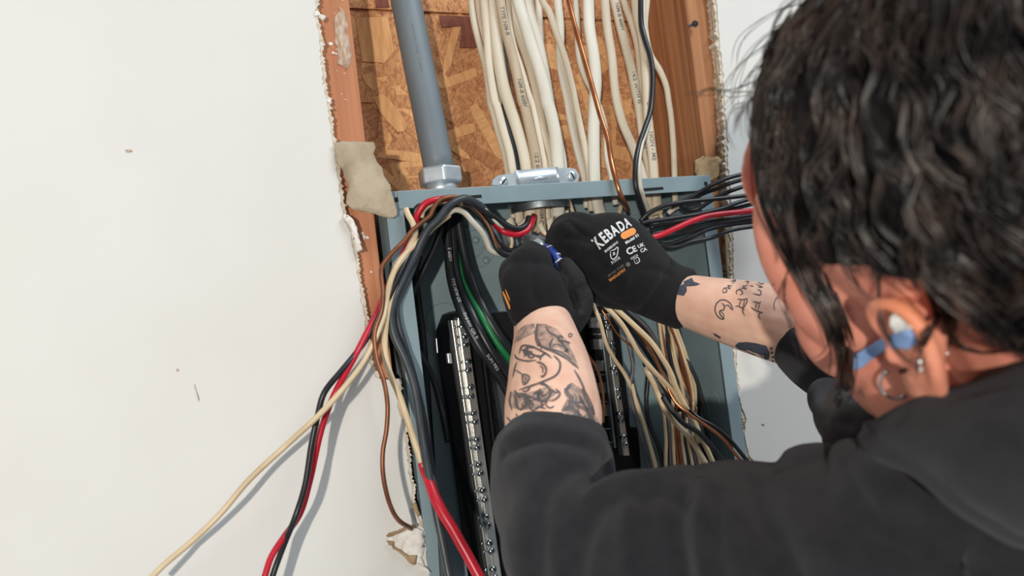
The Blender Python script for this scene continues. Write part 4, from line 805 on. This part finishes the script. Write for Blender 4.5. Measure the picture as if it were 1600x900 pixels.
rt = [ribbon(q5(P), w) for P, w in [([(515, 345), (500, 310), (470, 285), (435, 283), (408, 305), (398, 340), (408, 375), (430, 398), (455, 402), (432, 375), (430, 350), (452, 345), (458, 320), (440, 300)], 1.1), ([(458, 322), (480, 315), (500, 335), (515, 348)], 1.0), ([(430, 350), (452, 372), (455, 400)], .8),
      ([(640, 290), (680, 300), (692, 292)], 1.1), ([(625, 325), (650, 345), (690, 360), (705, 362)], 1.1), ([(665, 298), (655, 342)], 1.0), ([(685, 300), (672, 350)], 1.0), ([(690, 360), (676, 380), (690, 408)], 1.0), ([(540, 275), (580, 280), (608, 270)], 1.1), ([(525, 325), (550, 322), (590, 345)], 1.1), ([(565, 282), (550, 322)], 1.0), ([(590, 280), (575, 330)], 1.0), ([(605, 270), (600, 300), (575, 345), (588, 385)], 1.0),
      ([(640, 240), (685, 250), (690, 225), (668, 215)], .9), ([(660, 180), (700, 200), (672, 200)], .9), ([(668, 165), (700, 180), (720, 160), (745, 180), (790, 180)], .9), ([(540, 250), (535, 225), (560, 215), (575, 240), (555, 250)], .9), ([(560, 205), (600, 210), (575, 195), (610, 190)], .9), ([(590, 165), (612, 165), (600, 185)], .9), ([(445, 222), (460, 205), (475, 225), (455, 235), (445, 222)], .9), ([(465, 200), (495, 210), (480, 190), (510, 195)], .9), ([(495, 165), (530, 155), (505, 180)], .9), ([(620, 190), (645, 195)], .9),
      ([(850, 605), (880, 590), (890, 620), (870, 650), (850, 630), (850, 606)], 1.7), ([(890, 640), (920, 650), (930, 640)], 1.5), ([(880, 700), (910, 690), (930, 715), (905, 730), (885, 715)], 1.5), ([(880, 750), (930, 745), (940, 775), (900, 780)], 1.5), ([(780, 350), (775, 310), (790, 270), (812, 262)], .7)]]
decal('tattoo', *mrg2(rt), bbvh, M['tat'], body, .0003)
sol = [fill(q5(P), 3) for P in ([(525, 572), (548, 552), (600, 548), (660, 556), (725, 572), (748, 615), (744, 655), (715, 672), (680, 658), (640, 630), (590, 606), (545, 592)], [(140, 240), (165, 195), (215, 170), (218, 225), (200, 255), (165, 250)], [(195, 165), (250, 140), (262, 165), (305, 180), (280, 190), (240, 175), (215, 195)], [(385, 490), (405, 498), (412, 510), (437, 518), (430, 528), (395, 508)])]
sol += [fill([(x + r * math.cos(a_), y + r * math.sin(a_)) for a_ in np.linspace(0, 6.28, 9)[:-1]], 1) for x, y, r in [(*q5([(757, 590)])[0], 2.4), (*q5([(763, 617)])[0], 2.2), (*q5([(767, 645)])[0], 2.1), (*q5([(768, 670)])[0], 1.9), (*q5([(745, 695)])[0], 2.6)]]
decal('tattoo', *mrg2(sol), bbvh, M['tat_dark'], body, .0003)

# --- hoodie
hood = limb([(862, 672, .540, 85), (863, 690, .536, 90), (863, 710, .531, 95), (866, 760, .512, 102), (876, 820, .488, 108), (915, 868, .468, 118), (985, 885, .455, 138), (1060, 886, .445, 146), (1160, 890, .43, 158), (1260, 896, .418, 168), (1380, 905, .40, 190), (1500, 915, .385, 215)], round_ends=False)
hood += limb([(1350, 672, .372, 32), (1384, 684, .354, 52), (1450, 684, .328, 74), (1540, 692, .312, 120), (1660, 700, .302, 172)])
hood += limb([(1334, 718, .392, 32), (1362, 756, .376, 52), (1450, 810, .360, 62), (1550, 872, .350, 68), (1670, 945, .345, 78)])
hood += limb([(1262, 742, .424, 46), (1304, 806, .412, 76), (1380, 885, .398, 92), (1480, 955, .388, 112)])
hood += limb([(1390, 780, .43, 80), (1510, 800, .42, 150), (1640, 850, .44, 250), (1700, 1000, .47, 320), (1740, 1250, .56, 330)])
hood += limb([(1249, 730, .425, 33), (1288, 730, .420, 35)])
hood += limb([(1268, 532, .632, 66), (1330, 560, .61, 82), (1430, 600, .59, 96), (1540, 650, .57, 120), (1640, 760, .52, 160)])
hood += limb([(1296, 626, .56, 36), (1318, 660, .51, 44), (1345, 700, .46, 52)])
hme = remesh(hood, 0.0026, 10, 0.6)
hb = bvh_of(hme)
S = [([(1322, 655), (1346, 690), (1400, 722), (1480, 765), (1600, 845)], .006, -.004), ([(1312, 728), (1360, 808), (1420, 842), (1530, 900)], .007, -.004), ([(1440, 640), (1500, 690), (1600, 720)], .016, .003), ([(1480, 735), (1540, 700), (1600, 690)], .008, -.002), ([(940, 748), (985, 722), (1050, 716)], .008, -.009), ([(930, 775), (990, 752), (1060, 740)], .010, .005), ([(790, 705), (850, 690), (910, 696), (945, 712)], .006, -.004), ([(785, 690), (850, 675), (940, 690)], .006, .002),
     ([(1068, 770), (1062, 830), (1068, 900)], .007, -.006), ([(1095, 760), (1092, 830), (1098, 900)], .009, .004), ([(1120, 770), (1118, 840), (1126, 900)], .006, -.004), ([(1180, 745), (1196, 800), (1230, 860), (1250, 900)], .009, -.006), ([(1215, 750), (1240, 810), (1280, 870)], .011, .005),
     ([(890, 735), (855, 765), (838, 815), (834, 900)], .008, -.004), ([(930, 800), (905, 840), (895, 900)], .008, -.003), ([(985, 800), (978, 850), (985, 900)], .008, .004), ([(1010, 780), (1030, 770), (1060, 775)], .006, -.003), ([(1400, 640), (1470, 650), (1560, 640), (1600, 630)], .006, -.003), ([(1480, 620), (1540, 600), (1600, 585)], .005, -.003)]
folds(hme, S, hb)
rng = np.random.RandomState(3); v, n = mesh_np(hme)
for k in range(14):
    w_ = rng.normal(size=3) * 45; v = v + n * (0.0007 * np.sin(v @ w_ + rng.uniform(0, 6.28)))[:, None]
set_co(hme, v); hoodie = finish(hme, 'hoodie', M['hoodie'], person); hoodie['label'] = 'black fleece hoodie with the left sleeve pushed up'

# --- gloves
def finger(P): return limb(P, 1.0, 5, 14)
gl = limb([(853, 512, .614, 50), (849, 490, .615, 53), (840, 464, .612, 56), (831, 440, .612, 52), (827, 418, .616, 40)], 0.62, 6, 28)
gl += limb([(828, 425, .62, 38), (830, 410, .632, 30)], 0.7)
for (bx, by, dx) in [(796, 428, 10), (809, 414, 8), (826, 404, 3), (846, 410, -5)]:
    gl += finger([(bx + 4, by + 24, .615, 17), (bx, by, .618, 17.5), (bx + dx * .6, by - 12, .636, 16.5), (bx + dx * 1.5 + 4, by - 8, .662, 15), (bx + dx * 2 + 10, by + 12, .672, 13.5)])
thumb = finger([(885, 512, .626, 22), (904, 488, .628, 20), (912, 466, .626, 16), (905, 449, .624, 14), (900, 438, .622, 16), (890, 424, .622, 15.5), (884, 415, .628, 14)])
me = remesh(gl + thumb, 0.0014, 6, 0.5); gb = bvh_of(me)
folds(me, [([(806, 498), (850, 484), (896, 500)], .003, -.0012), ([(838, 412), (832, 440), (838, 470)], .004, -.0016), ([(880, 430), (890, 455), (900, 480)], .003, -.002)], gb)
glove_l = finish(me, 'glove', M['glove'], person); glove_l['label'] = 'plain black knitted glove on the left hand'
me.materials.append(M['coating'])
for p in me.polygons:
    c_ = p.center; x, y = pix(c_)
    if x > 873 + max(0, (y - 415)) * .42 and y < 492: p.material_index = 1
gb = bvh_of(me)
decal('glove_print', *mrg2([ribbon([(786, 455), (790, 464), (795, 476), (797, 483)], 1.4), ribbon([(790, 452), (794, 462), (797, 470)], .8)]), gb, M['glove_orange'], glove_l)
gr = limb([(1072, 468, .698, 50), (1044, 458, .694, 50), (1017, 442, .686, 55), (988, 420, .676, 64), (960, 399, .668, 68), (932, 384, .664, 60), (910, 374, .666, 46)], 0.62, 6, 28)
for pts in ([(935, 362, .668, 20), (908, 350, .664, 19), (886, 350, .672, 17.5), (874, 360, .692, 16), (872, 376, .704, 14)], [(930, 374, .664, 20), (900, 360, .659, 20), (878, 362, .668, 18), (868, 374, .69, 16.5), (868, 388, .702, 14.5)],
            [(930, 392, .664, 20), (902, 380, .660, 19.5), (880, 380, .668, 18), (870, 390, .69, 16.5), (872, 400, .702, 14.5)], [(934, 408, .668, 19), (910, 398, .668, 18.5), (890, 396, .676, 17), (880, 402, .694, 15.5), (878, 408, .704, 14)],
            [(975, 462, .680, 24), (945, 458, .682, 22), (922, 444, .682, 19), (906, 426, .684, 17), (896, 412, .690, 15)]):
    gr += finger(pts)
me = remesh(gr, 0.0014, 6, 0.5); gb = bvh_of(me)
folds(me, [([(1050, 412), (1030, 450), (1000, 488)], .004, -.002), ([(1045, 428), (1010, 420), (990, 440), (985, 470)], .004, -.0015), ([(930, 400), (960, 440), (970, 470)], .006, -.0015), ([(888, 345), (905, 362), (925, 372)], .003, -.002), ([(884, 372), (905, 374), (922, 380)], .003, -.0018)], gb)
gb = bvh_of(me); glove_r = finish(me, 'glove', M['glove'], person); glove_r['label'] = 'black glove with white and orange print on the right hand'
L = []
word = 'KEBADA'; P0 = np.array([936, 390.]); xs = 0
for i, chx in enumerate(word):
    V, F = text_geo(chx, 0.035); h = 18.5 - i * .8; ang = -44 + i * 3.2; sc = h / .7; ca, sa = math.cos(math.radians(ang)), math.sin(math.radians(ang)); X = V[:, 0] * sc * .62; Yv = -V[:, 1] * sc
    L.append((np.stack([P0[0] + X * ca - Yv * sa, P0[1] + X * sa + Yv * ca], 1), F)); adv = (V[:, 0].max() * sc * .62 + 1.1); P0 = P0 + np.array([ca, sa]) * adv
decal('lettering', *mrg2(L), gb, M['glove_ink'], glove_r)
a_ = math.radians(-27); pill = []
for k in range(24):
    t_ = 2 * math.pi * k / 24; x = math.cos(t_) * 5.6 + (7 if math.cos(t_) > 0 else -7); y = math.sin(t_) * 5.6; pill.append((981.5 + x * math.cos(a_) - y * math.sin(a_), 365 + x * math.sin(a_) + y * math.cos(a_)))
decal('orange_badge', *fill(pill, 2), gb, M['glove_orange'], glove_r)
sm = [txt('EN388:2016', 946, 395, 3.6, -38, .02), txt('3131X', 956, 413, 4.2, -34, .02), txt('Model 01', 978, 382, 4.6, -33, .03), txt('C', 981, 399, 10, -28, .03), txt('E', 990, 394.5, 9, -28, .03), txt('UK', 997, 388, 5.4, -22, .03), txt('CA', 1001, 395, 5.4, -22, .03), txt('CAT.II', 986, 406, 3.2, -30, .03)]
shield = [(954, 392), (960, 390), (965, 386), (965, 394), (963, 401), (957, 405), (954, 400), (953.5, 392)]
sm += [ribbon(shield, .7, 3), ribbon([(957, 396), (960, 394), (958, 399), (962, 396)], .6, 3), ribbon([(990, 406), (996, 402), (999, 408), (993, 412), (990, 406)], .7, 2), ribbon([(994, 405.5), (995.5, 409)], .5, 2)]
decal('small_print', *mrg2(sm), gb, M['glove_ink'], glove_r)
decal('small_print', *mrg2([txt('EN ISO 21420', 951, 433, 3.6, -36, .02), fill([(981 + 3.6 * math.cos(q), 413 + 3.6 * math.sin(q)) for q in np.linspace(0, 6.28, 13)[:-1]], 1)]), gb, M['glove_grey'], glove_r)
decal('small_print', *txt('RINDUSTRY', 953, 440, 4.0, -36, .02), gb, M['glove_orange'], glove_r)

# --- dressing and jewellery at the ear
ear_o = person
def patch(name, poly, m, parent, off):
    P2, F2 = fill(poly, 4); D = np.array([depth_of(hit(bbvh, *p)[0]) if hit(bbvh, *p)[0] is not None else .34 for p in P2]); nb_ = [set() for _ in P2]
    for f in F2:
        for i in f: nb_[i].update(f)
    for it in range(30): D = np.array([.5 * D[i] + .5 * np.mean([D[j] for j in nb_[i]]) for i in range(len(D))])
    o = mesh_obj(name, [cp(p[0], p[1], D[i] - off) for i, p in enumerate(P2)], F2, m, parent, True); q = o.modifiers.new('t', 'SOLIDIFY'); q.thickness = .0006; return o
bd = patch('bandage', [(1325, 567), (1328, 558), (1340, 551), (1362, 538), (1384, 525), (1404, 518), (1428, 512), (1435, 526), (1432, 537), (1420, 545), (1400, 543), (1384, 548), (1362, 562), (1346, 575), (1336, 578), (1328, 574)], M['plaster_blue'], person, .004)
patch('gauze_pad', [(1391, 508), (1391, 495), (1398, 489), (1408, 490), (1418, 498), (1428, 512), (1414, 518), (1398, 520)], M['plaster_white'], bd, .005)
def surf(px, py, off=0.0):
    h = hit(bbvh, px, py); return (np.array(h[0]) if h[0] is not None else cp(px, py, .37)) - unit(ray(px, py)) * off
c0 = surf(1398, 600, .003); rr = rpx(23, c0); ringp = [c0 + rr * (math.cos(q) * HR * .9 + math.sin(q) * HU) - HW * .002 * math.sin(q) for q in np.linspace(math.radians(125), math.radians(305), 24)]
er = empty('earring'); er.parent = person
V, F = tube_geo(np.array(ringp), rpx(2.6, c0), 10); mesh_obj('hoop', V, F, M['steel_ring'], er, True)
for q in (ringp[0], ringp[-1]): V, F = ell_geo(q, np.eye(3), [rpx(4.2, c0)] * 3, 14, 8); mesh_obj('bead', V, F, M['steel_ring'], er, True)
for (x, y, r_) in [(1437, 565, 5.2), (1438, 577, 4), (1480, 552, 4)]:
    V, F = ell_geo(surf(x, y, .001), np.eye(3), [rpx(r_, c0)] * 3, 14, 8); mesh_obj('ear_stud', V, F, M['steel_ring'], person, True)
decal('piercing_hole', *fill([(1412 + 7 * math.cos(q), 579 - 2 * math.cos(q) + 4.5 * math.sin(q)) for q in np.linspace(0, 6.28, 13)[:-1]], 1), bbvh, M['dark'], person, .0004)

# --- hair
HC = [hl(-.018, .058, 0), hl(-.06, .12, .0)]; HRAD = [np.array([.108, .094, .090]) * HS, np.array([.07, .06, .07]) * HS]
AXM = np.stack(AX, 1)
def hairline(f, l):
    # lowest u carrying hair
    if f > .05: return .10
    if f > .03: return .06 + (f - .03) * 2
    if f > .012: return .046 + (f - .012) * .7
    if f > -.04: return .049
    return .049 - (-.04 - f) * 2.4
cap = [ell_geo(HC[0], AX, HRAD[0] * .96, 40, 24), ell_geo(HC[1], AX, HRAD[1] * .95)]
cme = remesh(cap, 0.003, 4, .5); cb = bvh_of(cme)
v, n = mesh_np(cme); lc = (v - O) @ AXM / HS
low = np.array([hairline(f, l) for f, u, l in lc]); push = np.clip((low - lc[:, 1]) / .02, 0, 1); nrm = np.array(lc); cen = np.array([-.014, .04, 0])
v = v - unit(1) * 0 - ((v - hl(*cen)) * (push * .30)[:, None])
w1 = np.zeros(len(v))
for k in range(10):
    w_ = rng.normal(size=3) * 90; w1 += np.sin(v @ w_ + rng.uniform(0, 6.28))
v = v + n * (0.0011 * w1)[:, None] * (1 - push)[:, None]; set_co(cme, v); hair = finish(cme, 'hair', M['haircap'], person); hair['label'] = 'messy wavy dark brown hair'
geos = []
def strand_geo(C, r):
    k = len(C); R = r * np.minimum(1, np.minimum(np.arange(k) + 1, np.arange(k)[::-1] * 1.0 + .25) / 2.5); return tube_geo(C, R, 3, 1.0, False)
cnt_ = 0; tries = 0
while cnt_ < 9000 and tries < 40000:
    tries += 1
    which = 0 if random.random() < .8 else 1
    d = rng.normal(size=3); d /= np.linalg.norm(d)
    p = HC[which] + AXM @ (d * HRAD[which]); f, u, l = (p - O) @ AXM / HS
    if u < hairline(f, l) + .002 or (p - HC[which]) @ HW > .06: continue
    ox = rng.uniform(-.012, .010); C = [p]; dirn = None; ph = rng.uniform(0, 6.28, 3); L_ = rng.uniform(.03, .09); stp = .006
    wav = rng.uniform(.4, 1.3); fr = rng.uniform(90, 220)
    q = p.copy(); s_ = 0
    while s_ < L_:
        loc = (q - HC[which]) @ AXM; nn = AXM @ (loc / HRAD[which] ** 2); nn = unit(nn)
        g_ = -Uv * 1.0 + (Fv * .35 if f > .0 else -Fv * .1) + hv(0, -.35, 0); g_ = g_ + wav * (np.sin(fr * s_ + ph[0]) * Fv + np.sin(fr * s_ * .8 + ph[1]) * Lv) + .25 * AXM @ np.sin(loc * 60 + np.array([0, 2, 4]))
        g_ = g_ - nn * (g_ @ nn); q = q + unit(g_) * stp; s_ += stp
        loc = (q - HC[which]) @ AXM; sc_ = 1 / math.sqrt(((loc / HRAD[which]) ** 2).sum()); q = HC[which] + AXM @ (loc * sc_)
        fq, uq, lq = (q - O) @ AXM / HS
        if uq < hairline(fq, lq) - .004: break
        C.append(q + nn * (ox * min(1, s_ / .02) * (.4 + .6 * math.sin(s_ * 50 + ph[2]))))
    if len(C) < 4: continue
    C = np.array(C); kk = rng.randint(5, 13); cl_ = rng.uniform(.0008, .0032)
    for j in range(kk):
        o_ = rng.normal(size=3) * cl_; tt = np.linspace(0, 1, len(C))[:, None]; am = rng.uniform(.3, 1.2) * .001
        geos.append(strand_geo(C + o_ * (1 - .55 * tt) + am * np.sin(tt * rng.uniform(4, 14) + rng.uniform(0, 6.28)) * unit(rng.normal(size=3)), rng.uniform(.0002, .00055)))
    cnt_ += kk
V, F = merge(geos); mesh_obj('hair_strands', V, F, M['hair'], person, True)
# loose locks over face, ear and wall: pixel paths with depth, spread, count
geos = []
def lockpt(p):
    h = hit(bbvh, p[0], p[1])
    if h[0] is not None and depth_of(h[0]) < .47: return np.array(h[0]) - ray(p[0], p[1]) * .004
    return cp(p[0], p[1], p[2] - .02)
def lock(P, spread, cnt, r=(.0003, .0006), wob=.0006, taper=.4):
    base = np.array([lockpt(p) for p in P]); 
    for i in range(cnt):
        o1 = rng.normal(size=2) * spread; B = [];
        for k, b_ in enumerate(base):
            t_ = k / (len(base) - 1); s_ = (1 - taper * t_); B.append(b_ + HR * (o1[0] * s_ + rng.normal() * wob) + HU * (o1[1] * .5 * s_ + rng.normal() * wob) - HW * abs(rng.normal()) * .0012)
        B = np.array(B); cut = rng.randint(0, 2); B = B[:len(B) - cut] if len(B) > 4 else B
        geos.append(strand_geo(catmull(B, 5), rng.uniform(*r)))
lock([(1232, 200, .40), (1232, 290, .392), (1242, 370, .386), (1262, 430, .378), (1298, 490, .370), (1318, 550, .364), (1318, 600, .362), (1300, 640, .362)], .0032, 60)
lock([(1240, 280, .395), (1250, 370, .388), (1272, 440, .380), (1302, 500, .372), (1316, 545, .366)], .0045, 75)
lock([(1178, 200, .415), (1188, 300, .41), (1212, 370, .402), (1245, 430, .395), (1285, 500, .385)], .0016, 14)
lock([(1378, 400, .36), (1374, 450, .357), (1377, 500, .355), (1392, 535, .354), (1415, 560, .354), (1440, 580, .356)], .0004, 5, (.0003, .0005), .0002)
lock([(1446, 450, .355), (1460, 490, .352), (1448, 520, .352), (1432, 550, .352), (1428, 590, .352)], .0006, 7, (.0003, .0006), .0003)
lock([(1456, 400, .36), (1470, 450, .355), (1482, 500, .352), (1482, 540, .352)], .002, 30)
lock([(1478, 440, .352), (1480, 500, .35), (1500, 540, .348), (1540, 552, .346), (1590, 545, .344)], .0007, 10, (.0003, .0006), .0003)
for P in ([(1250, 20, .42), (1180, 70, .425), (1148, 130, .43), (1150, 200, .42)], [(1230, 60, .42), (1160, 100, .43), (1120, 160, .44), (1118, 200, .44)], [(1215, 90, .42), (1170, 110, .43), (1140, 150, .43), (1105, 190, .435)], [(1190, 140, .42), (1140, 150, .43), (1105, 140, .43), (1085, 160, .435)], [(1175, 160, .42), (1145, 172, .43), (1130, 200, .43), (1145, 240, .42)],
          [(1280, 0, .42), (1210, 20, .425), (1155, 60, .43), (1142, 110, .43)], [(1200, 120, .42), (1150, 140, .43), (1110, 145, .44), (1070, 148, .44)], [(1300, 600, .362), (1296, 640, .37), (1288, 670, .4), (1296, 690, .42)], [(1310, 590, .362), (1280, 655, .38), (1300, 690, .4)],
          [(1228, 430, .392), (1220, 465, .40), (1228, 500, .40), (1250, 530, .395)], [(1240, 400, .39), (1226, 450, .40), (1240, 520, .39), (1265, 580, .38)]):
    lock(P, .0012, 3, (.00012, .00024), .001, .0)
V, F = merge(geos); mesh_obj('loose_hair', V, F, M['hair'], person, True)

# --- pliers held between the gloves
pl = tag(empty('pliers'), 'pliers with blue and white striped grips held between both gloves', 'pliers')
def plpart(nm, P, r, m, sides=12): pts = [cp(*p) for p in P]; V, F = tube_geo(catmull(pts, 6), np.array([rr_ for rr_ in catmull([[q] for q in r], 6)[:, 0]]), sides); return mesh_obj(nm, V, F, M[m], pl, True)
h1 = [(846, 384, .672), (856, 391, .664), (866, 401, .656), (877, 420, .650), (888, 444, .648), (898, 470, .646)]
plpart('grip', h1, [.003, .0052, .0055, .005, .005, .0045], 'blue_grip')
plpart('grip', [(836, 386, .676), (838, 400, .68), (846, 425, .682), (856, 455, .682)], [.003, .005, .005, .0045], 'blue_grip')
for k, (x, y, d) in enumerate([(855, 390, .664), (861, 396, .660), (867, 402, .656), (872, 410, .653)]):
    V, F = tube_geo(np.array([cp(x, y, d), cp(x + 1.6, y + 1.9, d - .0006)]), .0058, 14); mesh_obj('grip_stripe', V, F, M['ink_w'], pl, True)
plpart('jaw', [(846, 388, .672), (838, 380, .676), (830, 374, .682), (822, 370, .69)], [.004, .006, .005, .0025], 'zinc_dull')
plpart('jaw', [(838, 390, .676), (834, 382, .68), (826, 378, .686), (820, 374, .694)], [.004, .006, .005, .0025], 'zinc_dull')
V, F = lathe_geo(cp(840, 384, .667), -HW, [(.006, -.004), (.006, .001), (.004, .002)], 18); mesh_obj('pivot', V, F, M['zinc'], pl)
